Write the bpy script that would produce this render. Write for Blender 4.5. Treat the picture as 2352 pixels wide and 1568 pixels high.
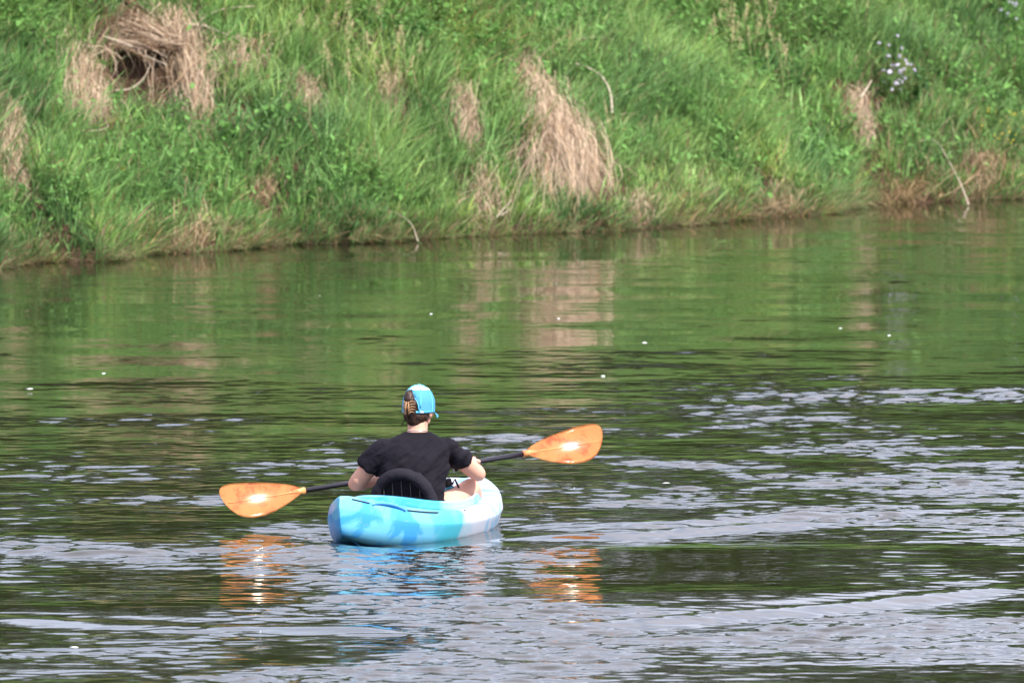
import bpy, bmesh, math, random
import numpy as np
from mathutils import Vector, Matrix

for o in list(bpy.data.objects):
    bpy.data.objects.remove(o)
random.seed(7)
rng = np.random.default_rng(11)
R = math.radians
SC = bpy.context.scene
COL = SC.collection

# ------------------------------------------------------------------ camera
CAM_H = 5.15
FOC = 31640.0            # focal length in units of 1/2352 of the picture width
HOR = -997.0             # the horizon, in the same units, above the picture
PITCH = math.atan((784.0 - HOR) / FOC)
cd = bpy.data.cameras.new('camera')
cam = bpy.data.objects.new('camera', cd)
COL.objects.link(cam)
cam.location = (0, 0, CAM_H)
cam.rotation_euler = (math.pi / 2 - PITCH, 0, 0)
cd.sensor_width = 22.3
cd.lens = 22.3 * FOC / 2352.0
cd.clip_start = 1.0
cd.clip_end = 3000.0
cd.dof.use_dof = True
cd.dof.focus_distance = 73.3
cd.dof.aperture_fstop = 6.2
SC.camera = cam

# ------------------------------------------------------------------ world and sun
SUN_EL, SUN_AZ = 48.0, 41.0      # azimuth: behind the camera, this far to the right
world = bpy.data.worlds.new('World')
SC.world = world
world.use_nodes = True
wn = world.node_tree.nodes
wl = world.node_tree.links
wn.clear()
wo = wn.new('ShaderNodeOutputWorld')
wb = wn.new('ShaderNodeBackground')
sky = wn.new('ShaderNodeTexSky')
sky.sky_type = 'NISHITA'
sky.sun_disc = False
sky.sun_elevation = R(SUN_EL)
sky.sun_rotation = R(180.0 - SUN_AZ)
sky.air_density = 1.0
sky.dust_density = 2.0
sky.ozone_density = 1.0
wb.inputs['Strength'].default_value = 0.12
wtc = wn.new('ShaderNodeTexCoord')                 # thin bright cloud spread evenly over the whole sky
wno = wn.new('ShaderNodeTexNoise'); wno.inputs['Scale'].default_value = 3.0; wno.inputs['Detail'].default_value = 7
wl.new(wtc.outputs['Generated'], wno.inputs['Vector'])
wmr = wn.new('ShaderNodeMapRange'); wmr.interpolation_type = 'SMOOTHSTEP'
wmr.inputs['From Min'].default_value = 0.26; wmr.inputs['From Max'].default_value = 0.54
wl.new(wno.outputs['Fac'], wmr.inputs['Value'])
wmx = wn.new('ShaderNodeMix'); wmx.data_type = 'RGBA'
wl.new(wmr.outputs['Result'], wmx.inputs['Factor']); wl.new(sky.outputs['Color'], wmx.inputs[6])
wmx.inputs[7].default_value = (7.2, 7.2, 8.7, 1)
wl.new(wmx.outputs[2], wb.inputs['Color'])
wl.new(wb.outputs['Background'], wo.inputs['Surface'])

sd = bpy.data.lights.new('sun', 'SUN')
sd.energy = 4.6
sd.angle = R(0.5)
sd.color = (1.0, 0.95, 0.86)
sun = bpy.data.objects.new('sun', sd)
COL.objects.link(sun)
sv = Vector((math.cos(R(SUN_EL)) * math.sin(R(SUN_AZ)), -math.cos(R(SUN_EL)) * math.cos(R(SUN_AZ)), math.sin(R(SUN_EL))))
sun.rotation_euler = sv.to_track_quat('Z', 'Y').to_euler()
sun.location = (40, -40, 60)

SC.view_settings.view_transform = 'Standard'
SC.view_settings.look = 'None'
SC.view_settings.exposure = 1.0
SC.view_settings.gamma = 1.0
SC.view_settings.use_curve_mapping = False
SC.cycles.max_bounces = 8
SC.cycles.use_denoising = True
SC.cycles.sample_clamp_indirect = 8.0

# ------------------------------------------------------------------ helpers
def tag(o, label=None, cat=None, group=None, kind=None):
    if label: o['label'] = label
    if cat: o['category'] = cat
    if group: o['group'] = group
    if kind: o['kind'] = kind
    return o

def empty(name, loc=(0, 0, 0), rz=0.0, parent=None):
    o = bpy.data.objects.new(name, None)
    o.empty_display_size = 0.1
    COL.objects.link(o)
    o.location = loc
    o.rotation_euler = (0, 0, rz)
    if parent: o.parent = parent
    return o

def link(name, me, mat=None, parent=None, loc=None):
    o = bpy.data.objects.new(name, me)
    COL.objects.link(o)
    if mat is not None and len(me.materials) == 0:
        me.materials.append(mat)
    if parent: o.parent = parent
    if loc is not None: o.location = loc
    return o

def np_mesh(name, V, F, smooth=False, cols=None, extra=None):
    """V (n,3), F (m,k) all of one size."""
    me = bpy.data.meshes.new(name)
    V = np.asarray(V, dtype=np.float32); F = np.asarray(F, dtype=np.int32)
    n, (m, k) = len(V), F.shape
    me.vertices.add(n); me.vertices.foreach_set('co', V.ravel())
    me.loops.add(m * k); me.loops.foreach_set('vertex_index', F.ravel())
    me.polygons.add(m); me.polygons.foreach_set('loop_start', np.arange(0, m * k, k, dtype=np.int32))
    me.update(calc_edges=True)
    if smooth:
        me.polygons.foreach_set('use_smooth', np.ones(m, dtype=bool))
    if cols is not None:
        a = me.attributes.new('Col', 'FLOAT_COLOR', 'POINT')
        c = np.ones((n, 4), dtype=np.float32); c[:, :3] = cols
        a.data.foreach_set('color', c.ravel())
    for nm, arr in (extra or {}).items():
        a = me.attributes.new(nm, 'FLOAT', 'POINT')
        a.data.foreach_set('value', np.asarray(arr, dtype=np.float32).ravel())
    me.validate()
    return me

def hash2(ix, iy, seed):
    h = (ix.astype(np.int64) * 374761393 + iy.astype(np.int64) * 668265263 + seed * 974711) & 0x7fffffff
    h = ((h ^ (h >> 13)) * 1274126177) & 0x7fffffff
    h = h ^ (h >> 16)
    return (h & 0xffff) / 65535.0

def vnoise(x, y, seed=0):
    x = np.asarray(x, float); y = np.asarray(y, float)
    ix = np.floor(x); iy = np.floor(y)
    fx = x - ix; fy = y - iy
    fx = fx * fx * (3 - 2 * fx); fy = fy * fy * (3 - 2 * fy)
    ix = ix.astype(np.int64); iy = iy.astype(np.int64)
    a = hash2(ix, iy, seed); b = hash2(ix + 1, iy, seed)
    c = hash2(ix, iy + 1, seed); d = hash2(ix + 1, iy + 1, seed)
    return (a * (1 - fx) + b * fx) * (1 - fy) + (c * (1 - fx) + d * fx) * fy

def fbm(x, y, seed=0, oct=3):
    s = 0; w = 1.0; tot = 0
    for k in range(oct):
        s = s + w * vnoise(np.asarray(x) * 2 ** k, np.asarray(y) * 2 ** k, seed + 17 * k); tot += w; w *= 0.5
    return s / tot

def sstep(a, b, x):
    t = np.clip((np.asarray(x, float) - a) / (b - a), 0, 1)
    return t * t * (3 - 2 * t)

# ------------------------------------------------------------------ materials
MATS = {}
def principled(name, color, rough=0.5, spec=0.5, metal=0.0, coat=0.0, noise=None, bump=None, scale=20.0):
    """noise=(color2, scale, lo, hi); bump=(scale, strength, distance)"""
    m = bpy.data.materials.new(name); m.use_nodes = True
    nt = m.node_tree; b = nt.nodes['Principled BSDF']
    b.inputs['Base Color'].default_value = (*color, 1)
    b.inputs['Roughness'].default_value = rough
    b.inputs['Specular IOR Level'].default_value = spec
    b.inputs['Metallic'].default_value = metal
    b.inputs['Coat Weight'].default_value = coat
    tc = nt.nodes.new('ShaderNodeTexCoord')
    if noise:
        n = nt.nodes.new('ShaderNodeTexNoise'); n.inputs['Scale'].default_value = noise[1]; n.inputs['Detail'].default_value = 6
        nt.links.new(tc.outputs['Object'], n.inputs['Vector'])
        r = nt.nodes.new('ShaderNodeValToRGB')
        r.color_ramp.elements[0].position = noise[2]; r.color_ramp.elements[1].position = noise[3]
        r.color_ramp.elements[0].color = (*color, 1); r.color_ramp.elements[1].color = (*noise[0], 1)
        nt.links.new(n.outputs['Fac'], r.inputs['Fac']); nt.links.new(r.outputs['Color'], b.inputs['Base Color'])
    if bump:
        n2 = nt.nodes.new('ShaderNodeTexNoise'); n2.inputs['Scale'].default_value = bump[0]; n2.inputs['Detail'].default_value = 5
        nt.links.new(tc.outputs['Object'], n2.inputs['Vector'])
        bp = nt.nodes.new('ShaderNodeBump'); bp.inputs['Strength'].default_value = bump[1]; bp.inputs['Distance'].default_value = bump[2]
        nt.links.new(n2.outputs['Fac'], bp.inputs['Height']); nt.links.new(bp.outputs['Normal'], b.inputs['Normal'])
    MATS[name] = m
    return m

def foliage_mat(name, color=None, trans=0.3, rough=0.55, spec=0.25):
    """Leaf: surface + light let through. Colour from the blade's own colour attribute unless given."""
    m = bpy.data.materials.new(name); m.use_nodes = True
    nt = m.node_tree; b = nt.nodes['Principled BSDF']; out = nt.nodes['Material Output']
    b.inputs['Roughness'].default_value = rough; b.inputs['Specular IOR Level'].default_value = spec
    t = nt.nodes.new('ShaderNodeBsdfTranslucent'); mx = nt.nodes.new('ShaderNodeMixShader'); mx.inputs[0].default_value = trans
    if color is None:
        a = nt.nodes.new('ShaderNodeAttribute'); a.attribute_name = 'Col'; src = a.outputs['Color']
    else:
        oi = nt.nodes.new('ShaderNodeObjectInfo'); hs = nt.nodes.new('ShaderNodeHueSaturation')
        mr = nt.nodes.new('ShaderNodeMapRange'); mr.inputs['To Min'].default_value = 0.65; mr.inputs['To Max'].default_value = 1.35
        nt.links.new(oi.outputs['Random'], mr.inputs['Value']); nt.links.new(mr.outputs['Result'], hs.inputs['Value'])
        hs.inputs['Color'].default_value = (*color, 1); src = hs.outputs['Color']
    nt.links.new(src, b.inputs['Base Color']); nt.links.new(src, t.inputs['Color'])
    nt.links.new(b.outputs['BSDF'], mx.inputs[1]); nt.links.new(t.outputs['BSDF'], mx.inputs[2])
    nt.links.new(mx.outputs['Shader'], out.inputs['Surface'])
    MATS[name] = m
    return m

GRASS = foliage_mat('grass_blades', trans=0.38)
DRY = foliage_mat('dry_strands', trans=0.2, rough=0.7, spec=0.15)
LEAF = foliage_mat('leaf_green', (0.095, 0.21, 0.045))
LEAFD = foliage_mat('leaf_dark_green', (0.035, 0.10, 0.024))
STEMG = principled('stem_green', (0.07, 0.13, 0.03), 0.6, 0.2)
TWIG = principled('dead_twig', (0.30, 0.25, 0.185), 0.8, 0.2, noise=((0.44, 0.38, 0.30), 30, 0.35, 0.7))
PETAL = foliage_mat('white_petals', (0.56, 0.52, 0.66), trans=0.25)
YPETAL = foliage_mat('yellow_petals', (0.55, 0.40, 0.03), trans=0.2)

# ------------------------------------------------------------------ the picture's rays and the bank's shape
def ray(u, v):
    c = np.array([(u - 1176.0) / FOC, -(v - 784.0) / FOC])
    cp, sp = math.cos(PITCH), math.sin(PITCH)
    return np.array([c[0], cp + c[1] * sp, -sp + c[1] * cp])

def on_water(u, v, z=0.0):
    d = ray(u, v); k = (z - CAM_H) / d[2]
    return d * k + np.array([0, 0, CAM_H])

def project(x, y, z):
    cp, sp = math.cos(PITCH), math.sin(PITCH)
    dz = z - CAM_H
    f = y * cp - dz * sp; up = y * sp + dz * cp
    return 1176 + FOC * x / f, 784 - FOC * up / f

WL = [(0, 618), (60, 606), (130, 602), (240, 602), (300, 590), (380, 582), (520, 577), (640, 562), (760, 560), (880, 556), (1020, 547),
      (1130, 540), (1250, 537), (1400, 531), (1500, 524), (1640, 512), (1750, 502), (1900, 492), (1990, 470), (2150, 465), (2352, 457)]
WLP = np.array([on_water(u, v)[:2] for u, v in WL])
O2 = on_water(1176, 537)[:2]
D2 = (WLP[-1] - WLP[0]); D2 /= np.linalg.norm(D2)
N2 = np.array([-D2[1], D2[0]])
WT = (WLP - O2) @ D2; WS = (WLP - O2) @ N2

def to_ts(x, y):
    x = np.asarray(x, float) - O2[0]; y = np.asarray(y, float) - O2[1]
    return x * D2[0] + y * D2[1], x * N2[0] + y * N2[1]

def shore(t):
    t = np.asarray(t, float)
    return np.interp(t, WT, WS) + 0.05 * (vnoise(t * 3.1, t * 0, 5) - 0.5) + 0.03 * (vnoise(t * 9.0, t * 0, 6) - 0.5)

DENTS = []      # (t, s, rt, rs, depth)
def h_ts(t, s):
    t = np.asarray(t, float); s = np.asarray(s, float)
    u = s - shore(t)
    lip = 0.10 + 0.07 * vnoise(t * 1.7, t * 0 + 3, 8)
    slope = 0.72 + 0.16 * (vnoise(t * 0.45, u * 0.6, 9) - 0.5)
    hh = lip * sstep(0, 0.10, u) + slope * np.maximum(u - 0.08, 0) \
        + sstep(0.1, 0.6, u) * (0.30 * (fbm(t * 0.55, u * 0.8, 21) - 0.5) + 0.12 * (fbm(t * 2.1, u * 2.4, 22) - 0.5))
    top = 3.3 + 0.25 * (fbm(t * 0.06, u * 0.06, 23) - 0.5)
    hh = np.where(hh > top - 0.6, top - 0.6 * np.exp(-np.maximum(hh - (top - 0.6), 0) / 0.6), hh)
    for (dt, ds, rt, rs, dep) in DENTS:
        hh = hh - dep * np.exp(-((t - dt) / rt) ** 2 - ((s - ds) / rs) ** 2)
    return np.where(u < 0, np.maximum(0.5 * u, -0.9), hh)

def h_xy(x, y):
    t, s = to_ts(x, y)
    return h_ts(t, s)

def on_bank(u, v):
    d = ray(u, v)
    k = np.linspace(88, 130, 8000)
    P = d[None, :] * k[:, None] + np.array([0, 0, CAM_H])
    g = h_xy(P[:, 0], P[:, 1])
    i = np.argmax(P[:, 2] < np.maximum(g, 0))
    return P[i].copy()

p = on_bank(330, 215); dt, ds = to_ts(p[0], p[1])
DENTS.append((float(dt), float(ds), 0.32, 0.24, 0.48))
p = on_bank(235, 240); dt, ds = to_ts(p[0], p[1])
DENTS.append((float(dt), float(ds), 0.25, 0.22, 0.2))
p = on_bank(1205, 390); dt, ds = to_ts(p[0], p[1])
DENTS.append((float(dt), float(ds), 0.3, 0.25, 0.2))

# ------------------------------------------------------------------ terrain
def spread(lo, hi, step, far_lo, far_hi, g=1.35):
    a = list(np.arange(lo, hi + 1e-6, step))
    x, s = hi, step
    while x < far_hi:
        s *= g; x += s; a.append(x)
    x, s = lo, step; b = []
    while x > far_lo:
        s *= g; x -= s; b.append(x)
    return np.array(b[::-1] + a)

def grid_faces(nr, nc):
    i = np.arange((nr - 1) * (nc - 1)); r = i // (nc - 1); c = i % (nc - 1)
    a = r * nc + c
    return np.stack([a, a + 1, a + nc + 1, a + nc], 1)

tt = spread(-11, 12, 0.06, -700, 700)
ss = spread(-0.8, 5.5, 0.05, -3, 700)
T, S = np.meshgrid(tt, ss)
Xg = O2[0] + T * D2[0] + S * N2[0]; Yg = O2[1] + T * D2[1] + S * N2[1]
Zg = h_ts(T, S)
soil = principled('soil', (0.03, 0.017, 0.010), 0.9, 0.2, noise=((0.075, 0.043, 0.025), 9, 0.35, 0.7), bump=(25, 0.8, 0.03))
nt = soil.node_tree
ter = np_mesh('bank_ground', np.stack([Xg, Yg, Zg], -1).reshape(-1, 3), grid_faces(len(ss), len(tt)), smooth=True)
tag(link('bank_ground', ter, soil), kind='structure')

# ------------------------------------------------------------------ water
KX, KY = -0.5536, 73.6           # where the kayak floats
def ripple_field():
    nx, ny, dx, dy = 512, 2048, 0.03, 0.03
    kx = 2 * np.pi * np.fft.fftfreq(nx, dx)[None, :]; ky = 2 * np.pi * np.fft.fftfreq(ny, dy)[:, None]
    k = np.sqrt(kx ** 2 + ky ** 2) + 1e-9
    lam = 2 * np.pi / k
    dirw = 0.25 + (ky / k) ** 2
    out = []
    for lo, pk, hi in ((0.15, 0.30, 0.62), (0.45, 0.9, 1.8), (1.2, 2.2, 5.0), (0.085, 0.13, 0.22)):
        band = np.exp(-(np.log(lam / pk) / np.log(hi / lo) * 2.6) ** 2) * dirw / k ** 1.0
        ph = rng.normal(size=(ny, nx)) + 1j * rng.normal(size=(ny, nx))
        f = np.fft.ifft2(ph * band).real
        if pk < 0.5:
            f = np.exp(0.30 * f / f.std()); f = f - f.mean()      # narrow crests, wide troughs
        sx = np.gradient(f, dx, axis=1); sy = np.gradient(f, dy, axis=0)
        out.append(f / math.sqrt((sx ** 2 + sy ** 2).mean()))
    return out
FA, FB, FC, FD = ripple_field()
def samp(F, x, y):
    fx = (x / 0.03) % 512; fy = (y / 0.03) % 2048
    ix = np.floor(fx).astype(int); iy = np.floor(fy).astype(int); ax = fx - ix; ay = fy - iy
    jx = (ix + 1) % 512; jy = (iy + 1) % 2048; ix %= 512; iy %= 2048
    return (F[iy, ix] * (1 - ax) + F[iy, jx] * ax) * (1 - ay) + (F[jy, ix] * (1 - ax) + F[jy, jx] * ax) * ay

xs = spread(-5.0, 5.4, 0.03, -600, 600)
yy = [60.0]
while yy[-1] < 113: yy.append(yy[-1] + 0.028 + 0.05 * max(0, (yy[-1] - 72) / 40))
tail, st = [], 0.08
while (yy[-1] + sum(tail)) < 700: st *= 1.35; tail.append(st)
head, st = [60.0], 0.03
while head[-1] > -250: st *= 1.35; head.append(head[-1] - st)
ys = np.array(head[:0:-1] + yy + list(yy[-1] + np.cumsum(tail)))
WX, WY = np.meshgrid(xs, ys)
# how ruffled the river is, place by place (u, v, reach across, reach in depth, amount)
ZONES = [(1176, 640, 2200, 110, 0.22), (1176, 800, 2200, 70, 0.48), (300, 1000, 700, 80, 0.40), (1900, 1000, 700, 110, 0.85),
         (1900, 1130, 700, 60, 0.85), (300, 1130, 500, 60, 0.44), (1300, 960, 300, 60, 0.6), (900, 850, 500, 40, 0.2),
         (1650, 1330, 330, 62, 0.10), (1900, 1260, 300, 30, 0.35), (2250, 1300, 200, 60, 0.35), (150, 1215, 350, 24, 0.20),
         (250, 1300, 400, 45, 0.68), (900, 1290, 350, 50, 1.5), (1250, 1190, 140, 50, 1.0), (1700, 1480, 700, 70, 0.85),
         (2250, 1440, 400, 80, 0.95), (2000, 1566, 600, 30, 0.6), (700, 1420, 500, 50, 0.6), (620, 1245, 150, 25, 1.0), (300, 1510, 350, 40, 0.40), (1000, 1540, 400, 40, 0.9),
         (2352, 800, 500, 60, 0.3), (900, 1100, 300, 40, 0.5)]
num = np.full(WX.shape, 0.45 * 0.02); den = np.full(WX.shape, 0.02)
for (u, v, ru, rv, a) in ZONES:
    c = on_water(u, v); sx_ = ru * c[1] / FOC; sy_ = abs(on_water(u, v - rv)[1] - on_water(u, v + rv)[1]) / 2
    w = np.exp(-((WX - c[0]) / sx_) ** 2 - ((WY - c[1]) / sy_) ** 2)
    num += w * a; den += w
M = num / den
pn = fbm(WX * 0.55 + 3, WY * 0.30, 41, 3)
pn2 = fbm(WX * 1.1 + 9, WY * 1.0, 47, 3)
M = np.clip(M * (0.40 + 1.1 * sstep(0.30, 0.68, pn)) * (0.35 + 1.25 * sstep(0.3, 0.7, pn2)), 0.05, 1.3)
for (u, v, ru, rv, a) in ((920, 1285, 280, 50, 1.25), (610, 1255, 140, 34, 1.1)):      # chop left by the stern and the dipping blade
    c = on_water(u, v); sx_ = ru * c[1] / FOC; sy_ = abs(on_water(u, v - rv)[1] - on_water(u, v + rv)[1]) / 2
    M = np.maximum(M, a * np.exp(-((WX - c[0]) / sx_) ** 2 - ((WY - c[1]) / sy_) ** 2))
near = (np.abs(WX) < 6) & (WY > 59) & (WY < 114)
Zw = M * (0.056 * samp(FA, WX, WY) + 0.022 * samp(FB, WX, WY) + 0.080 * samp(FD, WX, WY)) + 0.008 * samp(FC, WX, WY)
def ridge(pts, amp, wid):
    """A wake wave: a crest along a line of (u, v) points on the water."""
    P = np.array([on_water(u, v)[:2] for u, v in pts])
    cy = np.interp(WX, P[:, 0], P[:, 1]) + 0.12 * (fbm(WX * 1.3, WX * 0, 77) - 0.5)
    fade = sstep(P[0, 0] - 0.05, P[0, 0] + 0.35, WX) * (1 - sstep(P[-1, 0] - 0.5, P[-1, 0] + 0.05, WX))
    d = (WY - cy) / wid
    am = amp * (0.6 + 0.8 * vnoise(WX * 1.1, WX * 0 + amp, 78))
    return am * fade * (np.exp(-d * d) - 0.45 * np.exp(-((d - 1.9) / 1.1) ** 2) - 0.35 * np.exp(-((d + 1.9) / 1.1) ** 2))
Zw += ridge([(1130, 1228), (1450, 1226), (1700, 1212), (2000, 1200)], 0.020, 0.20)
Zw += ridge([(1180, 1200), (1500, 1200), (1900, 1180), (2300, 1165)], 0.010, 0.16)
Zw += ridge([(1120, 1450), (1500, 1425), (1900, 1395), (2400, 1345)], 0.020, 0.24)
Zw += ridge([(-60, 1262), (250, 1270), (560, 1262)], 0.016, 0.2)
Zw += ridge([(-60, 1420), (500, 1440), (1000, 1450)], 0.014, 0.2)
Zw += ridge([(520, 1226), (620, 1223), (780, 1232)], 0.012, 0.13)
# the water sinks a little along the hull
Zw -= 0.028 * np.exp(-((WX - KX - 0.10) / 0.75) ** 2 - ((WY - KY + 0.3) / 1.1) ** 2)
# a low hump where the stern leaves the water
Zw += 0.03 * np.exp(-((WX - (KX - 0.42)) / 0.25) ** 2 - ((WY - (KY - 1.62)) / 0.4) ** 2)
fadeall = sstep(-7, -4.6, WX) * (1 - sstep(5.0, 8, WX)) * sstep(55, 61, WY) * (1 - sstep(111, 116, WY))
Zw *= fadeall
tW, sW = to_ts(WX, WY)
Zw *= 0.25 + 0.75 * sstep(0.0, 2.0, shore(tW) - sW)
RIP = np.clip(M, 0, 1.4) * fadeall + 0.5 * (1 - fadeall)
water = bpy.data.materials.new('river_water'); water.use_nodes = True
nt = water.node_tree; b = nt.nodes['Principled BSDF']
b.inputs['Base Color'].default_value = (0.014, 0.014, 0.006, 1)
b.inputs['Roughness'].default_value = 0.015
b.inputs['IOR'].default_value = 1.333
tc = nt.nodes.new('ShaderNodeTexCoord')
mp = nt.nodes.new('ShaderNodeMapping'); mp.inputs['Scale'].default_value = (1.0, 0.8, 1.0)
nz = nt.nodes.new('ShaderNodeTexNoise'); nz.inputs['Scale'].default_value = 11.0; nz.inputs['Detail'].default_value = 3; nz.inputs['Roughness'].default_value = 0.55
at = nt.nodes.new('ShaderNodeAttribute'); at.attribute_name = 'ripple'
ml = nt.nodes.new('ShaderNodeMath'); ml.operation = 'MULTIPLY_ADD'; ml.inputs[1].default_value = 0.10; ml.inputs[2].default_value = 0.015
bp = nt.nodes.new('ShaderNodeBump'); bp.inputs['Distance'].default_value = 0.022
nt.links.new(tc.outputs['Object'], mp.inputs['Vector']); nt.links.new(mp.outputs['Vector'], nz.inputs['Vector'])
nt.links.new(at.outputs['Fac'], ml.inputs[0]); nt.links.new(ml.outputs['Value'], bp.inputs['Strength'])
nt.links.new(nz.outputs['Fac'], bp.inputs['Height']); nt.links.new(bp.outputs['Normal'], b.inputs['Normal'])
wm = np_mesh('river_water', np.stack([WX, WY, Zw], -1).reshape(-1, 3), grid_faces(len(ys), len(xs)), smooth=True, extra={'ripple': RIP.ravel()})
tag(link('river_water', wm, water), kind='structure')

# ------------------------------------------------------------------ ribbons: grass, strands
def ribbons(base, up, lean, length, width, col, side=None, seg=3, curl=1.0, tipcol=None):
    """n tapered blades: base (n,3), up (n,3) start direction, lean (n,3) added with s^2."""
    n = len(base)
    if side is None:
        a = rng.uniform(0, 2 * np.pi, n); side = np.stack([np.cos(a), np.sin(a), 0 * a], 1)
    prof = np.array([1.0, 0.95, 0.75, 0.45, 0.2][:seg]) if seg > 3 else np.array([1.0, 0.9, 0.6])
    s = np.linspace(0, 1, seg + 1)
    V = np.zeros((n, 2 * seg + 1, 3), np.float32); C = np.zeros((n, 2 * seg + 1, 3), np.float32)
    for i in range(seg + 1):
        c = base + (up * (s[i]) + lean * (s[i] ** 2) * curl) * length[:, None]
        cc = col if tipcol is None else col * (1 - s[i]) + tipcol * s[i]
        if i < seg:
            w = (width * prof[i] * 0.5)[:, None] * side
            V[:, 2 * i] = c - w; V[:, 2 * i + 1] = c + w; C[:, 2 * i] = cc; C[:, 2 * i + 1] = cc
        else:
            V[:, 2 * seg] = c; C[:, 2 * seg] = cc
    f = []
    for i in range(seg - 1):
        f += [[2 * i, 2 * i + 1, 2 * i + 3], [2 * i, 2 * i + 3, 2 * i + 2]]
    f.append([2 * seg - 2, 2 * seg - 1, 2 * seg])
    f = np.array(f)
    F = (np.arange(n) * (2 * seg + 1))[:, None, None] + f[None]
    return V.reshape(-1, 3), F.reshape(-1, 3), C.reshape(-1, 3)

def strands(A, B, bulge, width, col, seg=6, wob=0.03):
    """thin strands that run from A to B lying over the ground, lifted by bulge."""
    n = len(A); s = np.linspace(0, 1, seg + 1)
    w1 = rng.normal(0, wob, (n, 3)); w2 = rng.normal(0, wob, (n, 3))
    pts = []
    for x in s:
        c = A * (1 - x) + B * x + w1 * math.sin(math.pi * x) + w2 * math.sin(2 * math.pi * x) * 0.6
        c[:, 2] += bulge * math.sin(math.pi * min(1, x * 1.02)) ** 0.8
        g = h_xy(c[:, 0], c[:, 1]) + 0.015
        c[:, 2] = np.maximum(c[:, 2], g)
        pts.append(c)
    pts = np.stack(pts, 1)
    a = rng.uniform(0, 2 * np.pi, n); sd_ = np.stack([np.cos(a), np.sin(a) * 0.5, 0.25 * np.sin(a * 3)], 1)
    prof = np.interp(s, [0, 0.2, 0.8, 1], [0.7, 1, 0.8, 0.15])
    V = np.zeros((n, 2 * (seg + 1), 3), np.float32)
    for i in range(seg + 1):
        w = (width * prof[i] * 0.5)[:, None] * sd_
        V[:, 2 * i] = pts[:, i] - w; V[:, 2 * i + 1] = pts[:, i] + w
    f = np.array([[2 * i, 2 * i + 1, 2 * i + 3, 2 * i + 2] for i in range(seg)])
    F = (np.arange(n) * 2 * (seg + 1))[:, None, None] + f[None]
    C = np.repeat(col, 2 * (seg + 1), axis=0)
    return V.reshape(-1, 3), F.reshape(-1, 4), C

D3 = np.array([D2[0], D2[1], 0.0]); N3 = np.array([N2[0], N2[1], 0.0])
DOWN = -N3 * 0.8 - np.array([0, 0, 0.6])

# dry clumps: (top u, v), (bottom u, v), half width across top / bottom in metres, strands, bulge, label
CLUMPS = [
    ((1195, 190), (1335, 425), 0.07, 0.32, 2100, 0.16, 'largest tan dry grass clump fanning down the middle of the bank'),
    ((1050, 225), (1075, 345), 0.08, 0.12, 420, 0.08, 'tan dry grass strip just left of the largest dry clump'),
    ((892, 195), (897, 295), 0.05, 0.07, 220, 0.06, 'narrow pale dry tuft halfway up the bank left of centre'),
    ((395, 65), (462, 305), 0.14, 0.08, 700, 0.16, 'tall curtain of hanging dry roots right of the dark hollow'),
    ((185, 165), (205, 285), 0.15, 0.20, 700, 0.20, 'pale dry grass mop left of the dark earth hollow'),
    ((22, 265), (10, 405), 0.12, 0.10, 380, 0.08, 'tan dry grass clump at the left edge of the picture'),
    ((35, 400), (55, 470), 0.04, 0.04, 90, 0.06, 'small pale dry wisp low at the left edge'),
    ((692, 200), (712, 275), 0.07, 0.09, 170, 0.06, 'small dry tuft right of the leafy plant below the hollow'),
    ((1960, 240), (1985, 345), 0.10, 0.09, 330, 0.07, 'pale dry grass patch below the white flowering plant'),
    ((1105, 400), (1125, 530), 0.05, 0.14, 300, 0.07, 'dry straw streak running down to the water below the middle clumps'),
    ((605, 440), (600, 488), 0.10, 0.12, 260, 0.05, 'brown withered patch low on the left part of the bank'),
    ((2265, 375), (2275, 455), 0.16, 0.22, 420, 0.06, 'reddish brown dry clump at the waterline on the far right'),
    ((460, 530), (470, 578), 0.25, 0.28, 420, 0.04, 'straw fringe over the muddy edge at the lower left'),
    ((1470, 470), (1472, 524), 0.10, 0.13, 220, 0.05, 'small tan tuft at the water edge right of centre'),
    ((1800, 455), (1790, 500), 0.22, 0.26, 320, 0.04, 'tan fringe over the water edge below the smooth green slope'),
    ((2085, 438), (2090, 468), 0.22, 0.26, 300, 0.04, 'brown overhanging fringe above the notch in the right shoreline'),
    ((280, 75), (330, 120), 0.24, 0.30, 60, 0.16, 'thin tangle of dry roots on top of the dark hollow'),
    ((600, 120), (540, 200), 0.35, 0.30, 170, 0.16, 'loose straw tangle trailing right of the hanging root curtain'),
]
clear_spots = []
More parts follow.
